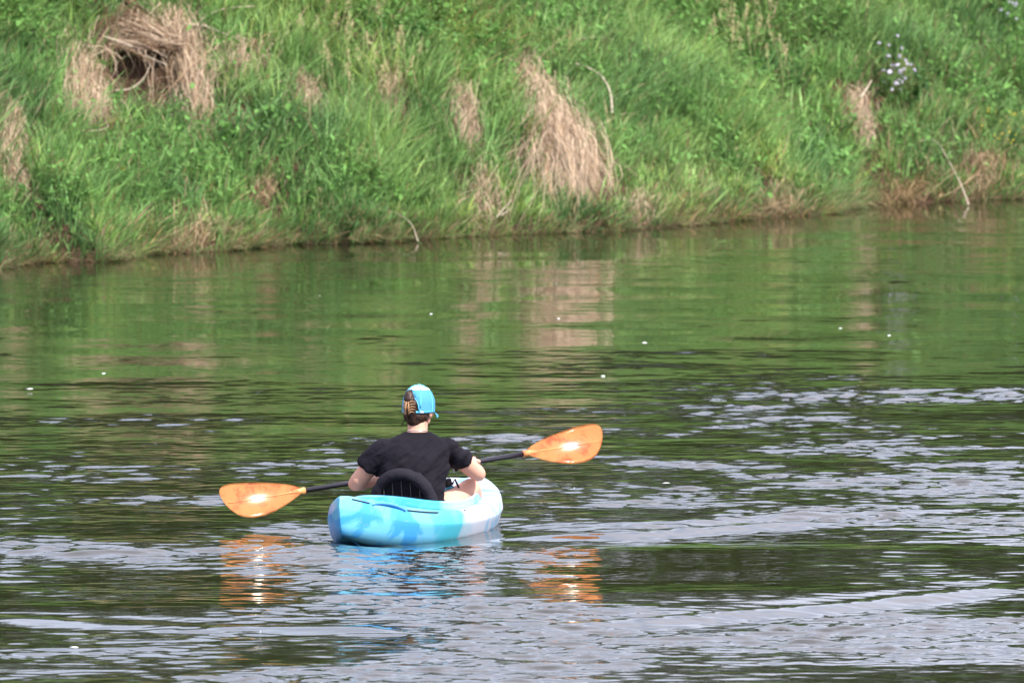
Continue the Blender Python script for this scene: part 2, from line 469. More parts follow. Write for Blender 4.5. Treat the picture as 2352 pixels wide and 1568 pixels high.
for (tp, bt, wt, wb_, n, bulge, label) in CLUMPS:
    n = int(n * 1.5)
    if 'fringe' in label or 'water' in label: n = int(n * 0.55); wt *= 1.4; wb_ *= 1.5
    P0, P1 = on_bank(*tp), on_bank(*bt)
    k = rng.uniform(-0.08, 0.82, n)
    lt = rng.normal(0, 0.62, n)
    A = P0[None] * (1 - k[:, None]) + P1[None] * k[:, None] + D3[None] * (lt * (wt * (1 - k) + wb_ * k))[:, None]
    e = np.clip(k + rng.uniform(0.12, 0.48, n), 0.08, 1.15)
    lt2 = lt * 0.75 + rng.normal(0, 0.35, n)
    st_ = rng.random(n) < 0.34
    lt[st_] *= 1.9; lt2[st_] = lt[st_] + rng.normal(0, 1.6, st_.sum()); e[st_] = k[st_] + rng.uniform(-0.15, 0.5, st_.sum())
    B = P0[None] * (1 - e[:, None]) + P1[None] * e[:, None] + D3[None] * (lt2 * (wt * (1 - e) + wb_ * e))[:, None]
    A[:, 2] = h_xy(A[:, 0], A[:, 1]) + 0.02 + rng.uniform(0, 0.05, n)
    B[:, 2] = np.maximum(h_xy(B[:, 0], B[:, 1]), 0) + 0.02 + rng.uniform(0, 0.06, n)
    v = rng.uniform(0.45, 1.3, n)[:, None]
    base = np.where(rng.random(n)[:, None] < 0.7, np.array([[0.50, 0.385, 0.28]]), np.array([[0.30, 0.205, 0.125]]))
    if 'brown' in label: base = base * np.array([[0.76, 0.70, 0.62]])
    if 'fringe' in label: base = base * np.array([[0.80, 0.80, 0.68]])
    V, F, C = strands(A, B, bulge * rng.uniform(0.2, 1.0, n), rng.uniform(0.003, 0.0065, n), base * v, wob=0.05)
    ct = V.mean(0)
    o = link('dry_grass_clump', np_mesh('dry_grass_clump', V - ct, F, cols=C), DRY, loc=ct)
    tag(o, label, 'dry grass', 'dry grass clumps on the bank')
    for kk in np.linspace(0.1, 0.9, 5):
        c = P0 * (1 - kk) + P1 * kk
        clear_spots.append((c[0], c[1], (wt * (1 - kk) + wb_ * kk) * 1.05 + 0.03, (0.12 if 'fringe' in label or 'water' in label else 0.25 if 'loose' in label or 'withered' in label or 'on top of' in label else 0.35 if 'reddish' in label else 0.85 if 'largest tan' in label else 0.70)))
        c = c - N3 * 0.14
        clear_spots.append((c[0], c[1], (wt * (1 - kk) + wb_ * kk) * 0.9 + 0.02, (0.05 if 'fringe' in label or 'water' in label else 0.0 if 'loose' in label or 'withered' in label or 'reddish' in label else 0.72)))
for (u, v, r, a) in ((330, 215, 0.34, 0.95), (330, 250, 0.3, 0.95), (335, 300, 0.24, 0.85), (200, 300, 0.2, 0.6), (310, 170, 0.30, 0.93), (300, 140, 0.2, 0.25), (235, 235, 0.2, 0.9), (360, 250, 0.2, 0.8), (1205, 395, 0.16, 0.9), (2060, 195, 0.30, 0.85), (2040, 235, 0.2, 0.7), (2320, 40, 0.22, 0.7), (890, 125, 0.26, 0.75), (1125, 105, 0.22, 0.7), (1040, 180, 0.14, 0.7), (545, 265, 0.24, 0.8)):
    c = on_bank(u, v); clear_spots.append((c[0], c[1], r, a))

G_LIGHT = np.array([0.200, 0.315, 0.098]); G_MID = np.array([0.142, 0.268, 0.082]); G_DARK = np.array([0.075, 0.165, 0.056])
G_BLUE = np.array([0.105, 0.215, 0.090]); G_TAN = np.array([0.36, 0.275, 0.165])
def grass_colors(t, u, n):
    a = fbm(t * 0.9 + 5, u * 1.5, 61, 3); bl = fbm(t * 0.6, u * 0.9 + 9, 67, 2)
    w = sstep(0.38, 0.66, a)[:, None]
    c = G_MID * (1 - w) + G_LIGHT * w
    d = (1 - sstep(0.30, 0.46, fbm(t * 1.5, u * 2.2, 71, 3)))[:, None] * 0.75
    c = c * (1 - d) + G_DARK * d
    e = sstep(0.5, 0.72, bl)[:, None] * 0.35
    c = c * (1 - e) + G_BLUE * e
    c = c * rng.uniform(0.62, 1.42, n)[:, None]
    edge = np.exp(-u / 0.07) * 0.50 + 0.05 + 0.10 * sstep(0.55, 0.75, fbm(t * 0.8 + 40, u + 7, 73, 2))
    tan = rng.random(n) < edge
    c[tan] = G_TAN * rng.uniform(0.5, 1.15, (tan.sum(), 1))
    return c, tan

def build_grass(name, ntuft, per, trange, urange, dense, wid, lenr, label, rad=0.07):
    """grass grows in tufts: blades fan out of each, and every tuft has its own height, lean and green."""
    tc_ = rng.uniform(*trange, ntuft); uc = rng.uniform(*urange, ntuft)
    hc = (0.5 + 1.0 * fbm(tc_ * 1.1, uc * 1.6, 81, 3)) * rng.uniform(0.6, 1.3, ntuft)
    vc = rng.uniform(0.68, 1.45, ntuft); la = rng.uniform(0, 2 * np.pi, ntuft); lm = rng.uniform(0, 0.55, ntuft)
    idx = np.repeat(np.arange(ntuft), per); n = len(idx)
    ra = rng.uniform(0, 2 * np.pi, n); rr_ = rad * rng.uniform(0.1, 1.5, n)
    t = tc_[idx] + rr_ * np.cos(ra); u = np.maximum(uc[idx] + rr_ * np.sin(ra), 0.0)
    s = u + shore(t)
    x = O2[0] + t * D2[0] + s * N2[0]; y = O2[1] + t * D2[1] + s * N2[1]; z = h_ts(t, s)
    pu, pv = project(x, y, z)
    inside = (pu > -320) & (pu < 2672) & (pv > -260)
    keep = inside if dense else ~inside
    if dense:
        rm = np.ones(n)
        for (cx, cy, r, a) in clear_spots:
            rm *= 1 - a * np.exp(-(((x - cx) ** 2 + (y - cy) ** 2) / (r * r)) ** 2)
        keep &= rng.random(n) < rm
    x, y, z, t, u, idx, ra = x[keep], y[keep], z[keep], t[keep], u[keep], idx[keep], ra[keep]
    n = len(x)
    c, tan = grass_colors(t, u, n)
    c = c * vc[idx][:, None]
    yl = rng.random(ntuft)[idx] < 0.16
    c[yl] = c[yl] * np.array([1.25, 1.10, 0.9])
    L = rng.uniform(*lenr, n) * hc[idx] * (0.5 + 0.5 * sstep(0.0, 0.5, u))
    out = D3[None] * np.cos(ra)[:, None] + N3[None] * np.sin(ra)[:, None]
    tl = D3[None] * (np.cos(la) * lm)[idx][:, None] + N3[None] * (np.sin(la) * lm)[idx][:, None]
    edge = np.exp(-u / 0.08)[:, None]
    up = np.array([[0, 0, 1.0]]) + out * rng.uniform(0, 0.45, n)[:, None] + tl * 0.5 - N3[None] * (0.03 + 0.3 * edge)
    dr = rng.uniform(0.1, 1.0, n)[:, None]
    lean = (out * 0.55 + tl * 1.1 - 0.10 * N3[None] * (1 + 3.0 * edge) + np.array([[0, 0, -0.55]]) * (1 + 0.6 * edge)) * dr
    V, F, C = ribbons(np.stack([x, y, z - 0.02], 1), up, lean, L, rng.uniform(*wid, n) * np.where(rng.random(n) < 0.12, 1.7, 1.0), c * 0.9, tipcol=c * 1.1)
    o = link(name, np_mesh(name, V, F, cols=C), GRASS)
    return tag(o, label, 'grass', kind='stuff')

build_grass('bank_grass', 9500, 30, (-10.5, 11.5), (0.0, 4.0), True, (0.006, 0.015), (0.16, 0.44), 'tall fresh green grass covering the sloping river bank')
build_grass('water_edge_grass', 1500, 30, (-10.5, 11.5), (0.0, 0.16), True, (0.005, 0.011), (0.12, 0.34), 'straw tinged grass hanging over the edge of the water', 0.05)
build_grass('outer_edge_grass', 2500, 20, (-30, 34), (0.0, 0.5), False, (0.01, 0.02), (0.2, 0.45), 'green grass over the water edge beyond the frame', 0.08)
build_grass('outer_grass', 6500, 24, (-30, 34), (0.0, 7.5), False, (0.02, 0.05), (0.25, 0.55), 'green grass on the rest of the bank beyond the frame', 0.15)

# the turf that juts out over the hollow, and the straw hanging over its lip
c = Vector(on_bank(325, 120)); c = c - Vector(N3) * 0.06 + Vector((0, 0, 0.02))
bm = bmesh.new(); bmesh.ops.create_icosphere(bm, subdivisions=4, radius=1.0)
fr = Matrix((Vector(D3), Vector(N3), Vector((0, 0, 1)))).transposed()
for v in bm.verts:
    q = v.co.copy(); nz_ = 0.55 + 0.9 * float(fbm(q.x * 2.6 + 5, q.y * 2.2 + q.z * 1.7 + 5, 201, 4))
    v.co = fr @ Vector((q.x * 0.28 * nz_, q.y * 0.23 * nz_, q.z * 0.07 * nz_))
me = bpy.data.meshes.new('turf_overhang'); bm.to_mesh(me); bm.free()
for p_ in me.polygons: p_.use_smooth = True
tag(link('turf_overhang', me, soil, None, c), 'ledge of bare turf jutting over the dark hollow at upper left', 'turf')
n = 240
lt = rng.normal(0.10, 0.27, n); cc = np.array(c)
hang = rng.uniform(0.05, 0.40, n) * (0.12 + 0.88 * sstep(0.12, 0.30, np.abs(lt + 0.05)))
A = cc + D3 * lt[:, None] + N3 * rng.uniform(0.05, 0.35, n)[:, None]; A[:, 2] = np.maximum(h_xy(A[:, 0], A[:, 1]), cc[2]) + rng.uniform(0.03, 0.09, n)
E = cc + D3 * (lt + rng.normal(0, 0.06, n))[:, None] - N3 * rng.uniform(0.16, 0.30, n)[:, None]; E[:, 2] = cc[2] + rng.uniform(0.0, 0.10, n)
B = E + D3 * rng.normal(0, 0.09, n)[:, None] - N3 * rng.uniform(-0.05, 0.10, n)[:, None]; B[:, 2] -= hang
seg = 7; xs_ = np.linspace(0, 1, seg + 1)
pts = np.stack([A * (1 - x_) ** 2 + 2 * E * x_ * (1 - x_) * 1.0 + B * x_ ** 2 + rng.normal(0, 0.010, (n, 3)) for x_ in xs_], 1)
sd_ = rng.normal(0, 1, (n, 3)); sd_ /= np.linalg.norm(sd_, axis=1)[:, None]; wd = rng.uniform(0.003, 0.0065, n)
V = np.zeros((n, 2 * (seg + 1), 3), np.float32)
for q in range(seg + 1):
    w = (wd * (1.0 if q < seg else 0.3) * 0.5)[:, None] * sd_; V[:, 2 * q] = pts[:, q] - w; V[:, 2 * q + 1] = pts[:, q] + w
F = (np.arange(n) * 2 * (seg + 1))[:, None, None] + np.array([[2 * q, 2 * q + 1, 2 * q + 3, 2 * q + 2] for q in range(seg)])[None]
C = np.repeat(np.where(rng.random(n)[:, None] < 0.65, np.array([[0.50, 0.385, 0.28]]), np.array([[0.26, 0.17, 0.10]])) * rng.uniform(0.4, 1.25, (n, 1)), 2 * (seg + 1), 0)
tag(link('hanging_straw', np_mesh('hanging_straw', V.reshape(-1, 3) - cc, F.reshape(-1, 4), cols=C), DRY, None, c), 'ragged straw hanging over the lip of the dark hollow', 'dry grass', 'dry grass clumps on the bank')

# low leafy growth among the grass
def leaf_mass(name, n, trange, urange, size, dark, label, field=91, thr=0.5, spots=()):
    t = rng.uniform(*trange, n); u = rng.uniform(*urange, n)
    f = fbm(t * 0.75 + 11, u * 1.1, field, 3)
    s = u + shore(t)
    x = O2[0] + t * D2[0] + s * N2[0]; y = O2[1] + t * D2[1] + s * N2[1]
    pr = sstep(thr, thr + 0.14, f)
    for (cx, cy, r, a) in spots:
        pr = np.maximum(pr, a * np.exp(-(((x - cx) ** 2 + (y - cy) ** 2) / (r * r)) ** 2))
    for (cx, cy, r, a) in clear_spots:
        pr = pr * (1 - a * np.exp(-(((x - cx) ** 2 + (y - cy) ** 2) / (r * r)) ** 2))
    k = rng.random(n) < pr
    t, u, s, x, y = t[k], u[k], s[k], x[k], y[k]; n = len(t)
    z = h_ts(t, s) + rng.uniform(0.06, 0.36, n) * (0.5 + fbm(t * 2, u * 2, 95, 2))
    az = rng.uniform(0, 2 * np.pi, n); L = rng.uniform(*size, n); W = L * rng.uniform(0.35, 0.6, n)
    tilt = rng.uniform(-0.7, 0.35, n)
    f_ = np.stack([np.cos(az) * np.cos(tilt), np.sin(az) * np.cos(tilt), np.sin(tilt)], 1)
    sd_ = np.stack([-np.sin(az), np.cos(az), rng.uniform(-0.4, 0.4, n)], 1)
    B = np.stack([x, y, z], 1)
    V = np.stack([B, B + f_ * (L * 0.45)[:, None] + sd_ * (W * 0.5)[:, None] - np.array([0, 0, 0.006]), B + f_ * L[:, None] - np.array([0, 0, 1]) * (L * 0.2)[:, None],
                  B + f_ * (L * 0.45)[:, None] - sd_ * (W * 0.5)[:, None] - np.array([0, 0, 0.006])], 1)
    F = (np.arange(n) * 4)[:, None, None] + np.array([[0, 1, 2], [0, 2, 3]])[None]
    c = (np.array([0.115, 0.245, 0.058]) if not dark else np.array([0.042, 0.12, 0.024])) * rng.uniform(0.6, 1.4, n)[:, None]
    o = link(name, np_mesh(name, V.reshape(-1, 3), F.reshape(-1, 3), cols=np.repeat(c, 4, 0)), GRASS)
    return tag(o, label, 'undergrowth', kind='stuff')

sp = []
for (u, v, r, a) in ((560, 330, 0.5, 0.5), (420, 400, 0.8, 0.5), (330, 480, 0.5, 0.5), (900, 60, 0.8, 0.8), (1040, 40, 0.8, 0.8), (30, 60, 0.6, 0.9), (800, 470, 0.5, 0.4), (1700, 430, 0.5, 0.5), (1930, 60, 0.5, 0.6)):
    c = on_bank(u, v); sp.append((c[0], c[1], r, a))
leaf_mass('leafy_undergrowth', 95000, (-9.5, 10.5), (0.12, 3.6), (0.03, 0.085), False, 'low leafy weeds growing among the grass', 91, 0.47, sp)

# scrub along the top of the bank, above the frame: the river mirrors it
def scrub(n):
    t = rng.uniform(-32, 44, n); u = 2.3 + 11 * rng.random(n) ** 1.4; s = u + shore(t)
    H = 0.9 + 4.2 * fbm(t * 0.16, u * 0.1, 101, 2) * sstep(2.0, 6.0, u) + 0.30 * np.maximum(u - 3.5, 0)
    zz = h_ts(t, s) + H * rng.random(n) ** 0.8
    az = rng.uniform(0, 2 * np.pi, n); L = rng.uniform(0.12, 0.30, n)
    x = O2[0] + t * D2[0] + s * N2[0]; y = O2[1] + t * D2[1] + s * N2[1]
    ok = project(x, y, zz)[1] < -70
    az, L, x, y, zz = az[ok], L[ok], x[ok], y[ok], zz[ok]; n = len(x)
    B = np.stack([x, y, zz], 1); f_ = np.stack([np.cos(az), np.sin(az), rng.uniform(-0.6, 0.4, n)], 1)
    sd_ = np.stack([-np.sin(az), np.cos(az), rng.uniform(-0.5, 0.5, n)], 1)
    V = np.stack([B, B + f_ * (L * .5)[:, None] + sd_ * (L * .3)[:, None], B + f_ * L[:, None], B + f_ * (L * .5)[:, None] - sd_ * (L * .3)[:, None]], 1)
    F = (np.arange(n) * 4)[:, None, None] + np.array([[0, 1, 2], [0, 2, 3]])[None]
    c = np.array([0.038, 0.062, 0.020]) * rng.uniform(0.6, 1.35, n)[:, None]
    o = link('riverside_scrub', np_mesh('riverside_scrub', V.reshape(-1, 3), F.reshape(-1, 3), cols=np.repeat(c, 4, 0)), GRASS)
    return tag(o, 'dense green scrub along the top of the bank', 'scrub', kind='stuff')
scrub(170000)

# ------------------------------------------------------------------ single plants
def leaf_mesh(name, L=1.0, W=0.5):
    ax = [(0.0, 0.0), (0.25, 0.75), (0.55, 1.0), (0.8, 0.55), (1.0, 0.0)]
    vs, fs = [], []
    for i, (a, w) in enumerate(ax):
        dz = -0.25 * a * a
        vs += [(a * L, -w * W / 2, dz + 0.10 * w * W), (a * L, 0, dz), (a * L, w * W / 2, dz + 0.10 * w * W)]
    for i in range(4):
        for j in range(2):
            k = 3 * i + j
            fs.append((k, k + 1, k + 4, k + 3))
    me = bpy.data.meshes.new(name); me.from_pydata(vs, [], fs); me.update()
    return me
LEAF_A = leaf_mesh('leaf_broad', 1, 0.62); LEAF_A.materials.append(LEAF)
LEAF_B = leaf_mesh('leaf_narrow', 1, 0.34); LEAF_B.materials.append(LEAFD)
LEAF_C = leaf_mesh('leaf_light', 1, 0.45); LEAF_C.materials.append(LEAF)

def tube_mesh(name, pts, radii, nseg=6, cap=True):
    bm = bmesh.new(); tube(bm, pts, radii, nseg)
    me = bpy.data.meshes.new(name); bm.to_mesh(me); bm.free()
    for p_ in me.polygons: p_.use_smooth = True
    return me

def tube(bm, pts, radii, nseg=8, flat=None, side=None):
    """closed tapered tube through pts; radii: number or (a, b) pair; 'side' fixes the direction of the first radius."""
    pts = [Vector(p_) for p_ in pts]; rings = []
    prev = None
    for i, p_ in enumerate(pts):
        d = (pts[min(i + 1, len(pts) - 1)] - pts[max(i - 1, 0)]).normalized()
        if side is not None: a = Vector(side)
        elif prev is None: a = Vector((0, 0, 1)) if abs(d.z) < 0.9 else Vector((1, 0, 0))
        else: a = prev
        a = (a - d * a.dot(d)).normalized(); prev = a
        bb = d.cross(a)
        r = radii[i] if hasattr(radii, '__len__') else radii
        ra, rb = r if hasattr(r, '__len__') else (r, r)
        rings.append([bm.verts.new(p_ + a * (math.cos(2 * math.pi * k / nseg) * ra) + bb * (math.sin(2 * math.pi * k / nseg) * rb)) for k in range(nseg)])
    for i in range(len(rings) - 1):
        for k in range(nseg):
            bm.faces.new((rings[i][k], rings[i][(k + 1) % nseg], rings[i + 1][(k + 1) % nseg], rings[i + 1][k]))
    bm.faces.new(rings[0][::-1]); bm.faces.new(rings[-1])

def flower_mesh(name, r, petals, mat):
    vs, fs = [(0, 0, 0.0)], []
    for k in range(petals):
        a = 2 * math.pi * k / petals; w = math.pi / petals * 0.9
        i = len(vs)
        vs += [(r * .6 * math.cos(a - w), r * .6 * math.sin(a - w), r * .15), (r * math.cos(a), r * math.sin(a), r * .2), (r * .6 * math.cos(a + w), r * .6 * math.sin(a + w), r * .15)]
        fs += [(0, i, i + 1), (0, i + 1, i + 2)]
    me = bpy.data.meshes.new(name); me.from_pydata(vs, [], fs); me.materials.append(mat); me.update()
    return me
def cluster_mesh(name, r, n, mat, petals=4, pr=0.012):
    bm = bmesh.new()
    for k in range(n):
        d = Vector((random.gauss(0, 1), random.gauss(0, 1), random.gauss(0.4, 0.8))).normalized()
        q = d.to_track_quat('Z', 'Y').to_matrix().to_4x4()
        tm = Matrix.Translation(d * r) @ q
        f = flower_mesh('petal_tmp', pr, petals, mat)
        f.transform(tm); bm.from_mesh(f); bpy.data.meshes.remove(f)
    me = bpy.data.meshes.new(name); bm.to_mesh(me); bm.free(); me.materials.append(mat)
    return me
FLW = [cluster_mesh('flower_head', 0.016, 9, PETAL), cluster_mesh('flower_head', 0.022, 14, PETAL), cluster_mesh('flower_head', 0.011, 5, PETAL)]

def plant(px, label, cat, nst, nleaf, height, lsize, lmesh, spread_=0.18, flowers=(), group='leafy plants on the bank', name='leafy_plant'):
    P = on_bank(*px); base = Vector(P); base.z = float(h_xy(P[0], P[1]))
    root = empty(name, base)
    tag(root, label, cat, group)
    stems = []
    for k in range(nst):
        a = random.uniform(0, 6.28); r0 = random.uniform(0, spread_ * 0.6); hh = height * random.uniform(0.65, 1.05)
        b0 = Vector((r0 * math.cos(a), r0 * math.sin(a), 0)); b0.z = float(h_xy(base.x + b0.x, base.y + b0.y)) - base.z - 0.03
        lean = Vector((math.cos(a), math.sin(a), 0)) * spread_ * random.uniform(0.3, 1.1) - Vector(N3) * 0.08
        pts = [b0 + Vector((0, 0, hh * q)) + lean * q * q for q in (0, 0.33, 0.66, 1)]
        stems.append(pts)
        link('stem', tube_mesh('stem', pts, [0.006, 0.005, 0.004, 0.002], 5), STEMG, root)
    for k in range(nleaf):
        pts = random.choice(stems); q = random.uniform(0.25, 1.0) * 3; i = min(int(q), 2); f = q - i
        c = pts[i].lerp(pts[i + 1], f)
        o = link('leaf', lmesh, None, root, c)
        sc = lsize * random.uniform(0.6, 1.25)
        o.scale = (sc, sc, sc)
        o.rotation_euler = (random.uniform(-0.5, 0.5), random.uniform(-0.35, 0.5), random.uniform(0, 6.28))
    for (fu, fv, kind) in flowers:
        d = Vector(ray(fu, fv)); kdist = (base.y - random.uniform(0.05, 0.35)) / d.y
        c = d * kdist + Vector((0, 0, CAM_H)) - base
        o = link('flower', FLW[kind], None, root, c); o.rotation_euler = (random.uniform(-.4, .8), random.uniform(-.5, .5), random.uniform(0, 6))
        g = float(h_xy(base.x + c.x * 0.6, base.y + c.y * 0.6)) - base.z
        b0 = Vector((c.x * 0.6, c.y * 0.6 + 0.05, min(g, c.z - 0.05) - 0.02))
        link('stem', tube_mesh('stem', [b0, b0.lerp(c, 0.5) + Vector((0.01, 0.01, 0.02)), c], [0.004, 0.003, 0.002], 4), STEMG, root)
    return root

fl1 = [(2067, 188, 1), (2075, 180, 1), (2058, 192, 0), (2044, 165, 0), (2029, 163, 2), (2056, 153, 0), (2063, 150, 2), (2068, 165, 0), (2076, 160, 2), (2100, 162, 2), (2040, 131, 0), (2066, 130, 0),
       (2050, 152, 2), (2093, 150, 2), (2084, 148, 2), (2032, 192, 2), (2048, 205, 2), (2068, 207, 2), (2018, 100, 2), (2040, 105, 2), (2060, 84, 2), (2070, 112, 2), (2080, 140, 2)]
plant((2060, 235), 'dark leafy plant with a spray of white lilac flowers, below a smaller white cluster', 'flowering plant', 9, 110, 0.42, 0.10, LEAF_B, 0.26, fl1, 'white flowering plants', 'flowering_plant')
plant((2310, 70), 'flowering plant with a few white blooms in the top right corner', 'flowering plant', 5, 50, 0.34, 0.09, LEAF_B, 0.2, [(2330, 10, 1), (2298, 24, 0), (2316, 35, 0), (2320, 6, 2), (2334, 45, 2)], 'white flowering plants', 'flowering_plant')
for (px, lab, nst, nl, hh, ls, lm, sp_) in [
    ((545, 295), 'bright broad leaved plant right of the hanging root curtain', 6, 60, 0.26, 0.085, LEAF_A, 0.28),
    ((680, 300), 'small broad leaved plant beside the small dry tuft', 4, 34, 0.16, 0.08, LEAF_A, 0.2),
    ((40, 95), 'dense leafy bush in the top left corner of the bank', 8, 90, 0.42, 0.09, LEAF_C, 0.34),
    ((890, 110), 'leafy bush with dark shade at its foot, near the top left of centre', 8, 90, 0.40, 0.085, LEAF_B, 0.30),
    ((1010, 70), 'tall leafy weed near the top edge, middle of three together', 7, 80, 0.36, 0.085, LEAF_C, 0.3),
    ((1120, 110), 'leafy weed right of two others and above the largest dry clump', 6, 70, 0.34, 0.08, LEAF_C, 0.26),
    ((1930, 70), 'leafy plant near the top edge, left of the white flowers', 6, 70, 0.36, 0.085, LEAF_C, 0.3),
    ((1840, 440), 'low round leaved plant near the water, right of centre', 4, 36, 0.2, 0.06, LEAF_A, 0.18),
    ((1690, 460), 'low light green leafy plant at the foot of the smooth slope', 5, 46, 0.2, 0.06, LEAF_A, 0.22),
    ((430, 400), 'light green leafy plant below the hanging root curtain', 5, 56, 0.2, 0.07, LEAF_C, 0.26),
    ((790, 500), 'dark leafy plant low on the bank, left of centre', 5, 50, 0.22, 0.07, LEAF_B, 0.24),
    ((350, 320), 'little leafy sprig growing below the dark hollow', 3, 26, 0.16, 0.065, LEAF_C, 0.14)]:
    plant(px, lab, 'plant', nst, nl, hh, ls, lm, sp_)

# yellow flowering plant at the right edge
YR = plant((2310, 360), 'bushy green plant dotted with tiny yellow flowers at the right edge', 'flowering plant', 9, 70, 0.34, 0.06, LEAF_B, 0.30, (), 'yellow flowering plants', 'flowering_plant')
bm = bmesh.new()
for k in range(48):
    c = Vector((random.gauss(0, 0.15), random.gauss(-0.1, 0.1), random.uniform(0.12, 0.42)))
    f = flower_mesh('petal_tmp', random.uniform(0.005, 0.009), 4, YPETAL); f.transform(Matrix.Translation(c) @ Matrix.Rotation(random.uniform(0.2, 1.3), 4, 'X'))
    bm.from_mesh(f); bpy.data.meshes.remove(f)
me = bpy.data.meshes.new('blossom'); bm.to_mesh(me); bm.free(); me.materials.append(YPETAL)
tag(link('blossom', me, None, YR), kind='stuff')
# one yellow flower in the grass on the left
P = on_bank(286, 425); yr = empty('yellow_flower', P); tag(yr, 'single yellow flower alone in the grass on the left', 'flower')
link('stem', tube_mesh('stem', [(0, 0, -0.05), (0, -0.1, 0.05), (-0.01, -0.2, 0.13)], [0.004, 0.003, 0.002], 5), STEMG, yr)
link('bloom', cluster_mesh('bloom', 0.012, 7, YPETAL, 4, 0.014), None, yr, (-0.01, -0.2, 0.13))

# grass that has gone to seed: stalks with plumes
def seed_clump(px, n, label, rad):
    P = on_bank(*px); base = Vector(P); root = empty('seeding_grass', base)
    tag(root, label, 'grass', 'seeding grass clumps')
    V_, F_, C_ = [], [], []
    for k in range(n):
        t_ = random.uniform(-rad, rad); s_ = random.uniform(-rad * .7, rad * .7)
        q = base + Vector(D3) * t_ + Vector(N3) * s_; q.z = float(h_xy(q.x, q.y)); q -= base
        hh = random.uniform(0.38, 0.62); ln = Vector((random.gauss(0, .06), random.gauss(-.05, .06), 0))
        top = q + Vector((0, 0, hh)) + ln
        st_ = link('stalk', tube_mesh('stalk', [q, q.lerp(top, 0.5) - ln * 0.2, top], [0.003, 0.0025, 0.0015], 4), MATS['seed_stalk'], root)
        bm = bmesh.new()
        for j in range(26):
            f = random.random(); c = q.lerp(top, 0.78 + 0.24 * f); w = 0.016 * (1 - f) + 0.004
            c = c + Vector((random.gauss(0, w), random.gauss(0, w), 0))
            d = Vector((random.gauss(0, .3), random.gauss(0, .3), 1)).normalized() * random.uniform(0.012, 0.022); sdv = Vector((random.choice((-1, 1)), random.uniform(-1, 1), 0)).normalized() * 0.003
            bm.faces.new([bm.verts.new(c), bm.verts.new(c + d * .5 + sdv), bm.verts.new(c + d), bm.verts.new(c + d * .5 - sdv)])
        me = bpy.data.meshes.new('seed_plume'); bm.to_mesh(me); bm.free()
        link('seed_plume', me, MATS['seed_plume'], st_)
principled('seed_stalk', (0.22, 0.24, 0.10), 0.7, 0.2); principled('seed_plume', (0.42, 0.34, 0.20), 0.8, 0.1)
seed_clump((850, 260), 22, 'grass gone to seed around the narrow pale tuft left of centre', 0.45)
seed_clump((780, 140), 12, 'seeding grass stalks just right of the loose straw tangle', 0.4)
seed_clump((1735, 210), 18, 'tall seeding grass stalks on the upper slope right of centre', 0.4)
seed_clump((1670, 110), 12, 'seeding grass near the top edge, above the other right hand seed stalks', 0.4)

# dead stems and twigs
def twig(pts, r, label, lift=0.06, name='dead_stem', mat=TWIG, cat='twig'):
    W = [Vector(on_bank(u, v)) for u, v in pts]
    g = []
    for i, w in enumerate(W):
        d = Vector(ray(*pts[i])).normalized()
        w = w - d * lift; g.append(w)
    fine = []
    for i in range(len(g) - 1):
        for k in range(4):
            f = k / 4; p0 = g[max(i - 1, 0)]; p1 = g[i]; p2 = g[i + 1]; p3 = g[min(i + 2, len(g) - 1)]
            fine.append(0.5 * ((2 * p1) + (p2 - p0) * f + (2 * p0 - 5 * p1 + 4 * p2 - p3) * f * f + (3 * p1 - p0 - 3 * p2 + p3) * f ** 3))
    fine.append(g[-1]); c = fine[0].copy()
    n = len(fine)
    o = link(name, tube_mesh(name, [q - c for q in fine], [r * (1 - 0.6 * i / n) for i in range(n)], 6), mat, None, c)
    return tag(o, label, cat, 'dead stems on the bank')
twig([(1406, 260), (1402, 215), (1385, 180), (1355, 158), (1322, 146)], 0.010, 'curved pale dead stem arching over the grass right of the largest clump', 0.75)
twig([(1318, 94), (1345, 88), (1375, 86), (1410, 92)], 0.008, 'short level dead twig above the curved pale stem', 0.7)
twig([(2225, 470), (2205, 420), (2180, 372), (2150, 325), (2110, 325)], 0.0065, 'long grey stem slanting down to the water on the right', 0.22)
twig([(1976, 225), (1990, 205), (2002, 185)], 0.010, 'short broken stick poking out left of the white flowers', 0.3)
twig([(1140, 500), (1175, 460), (1215, 430), (1290, 405)], 0.005, 'pale straw stalk arching right below the largest dry clump', 0.2)
twig([(1150, 495), (1200, 465), (1255, 445), (1310, 440)], 0.004, 'lower pale straw stalk under the arching one', 0.2)
twig([(960, 555), (945, 515), (915, 492), (880, 482)], 0.004, 'thin dead stem bending out of the grass at the water edge', 0.2)
twig([(420, 55), (470, 60), (520, 80), (575, 92)], 0.009, 'dead root branch reaching right from the top of the root curtain', 0.3)
twig([(240, 85), (300, 105), (340, 130), (385, 150)], 0.008, 'bent root arching over the dark hollow', 0.25)
twig([(265, 208), (300, 204), (330, 180), (345, 150)], 0.008, 'hooked root hanging inside the dark hollow', 0.2)
twig([(180, 300), (225, 300), (248, 285), (215, 235)], 0.007, 'thin looping root below the pale mop of dry grass', 0.2)
twig([(585, 15), (520, 20), (480, 35), (420, 75)], 0.006, 'wiry dead stalk near the top edge above the root curtain', 0.3)

# ------------------------------------------------------------------ the kayak
def finish(bm, name, smooth=True):
    bmesh.ops.recalc_face_normals(bm, faces=bm.faces)
    me = bpy.data.meshes.new(name); bm.to_mesh(me); bm.free()
    if smooth:
        for p_ in me.polygons: p_.use_smooth = True
    return me

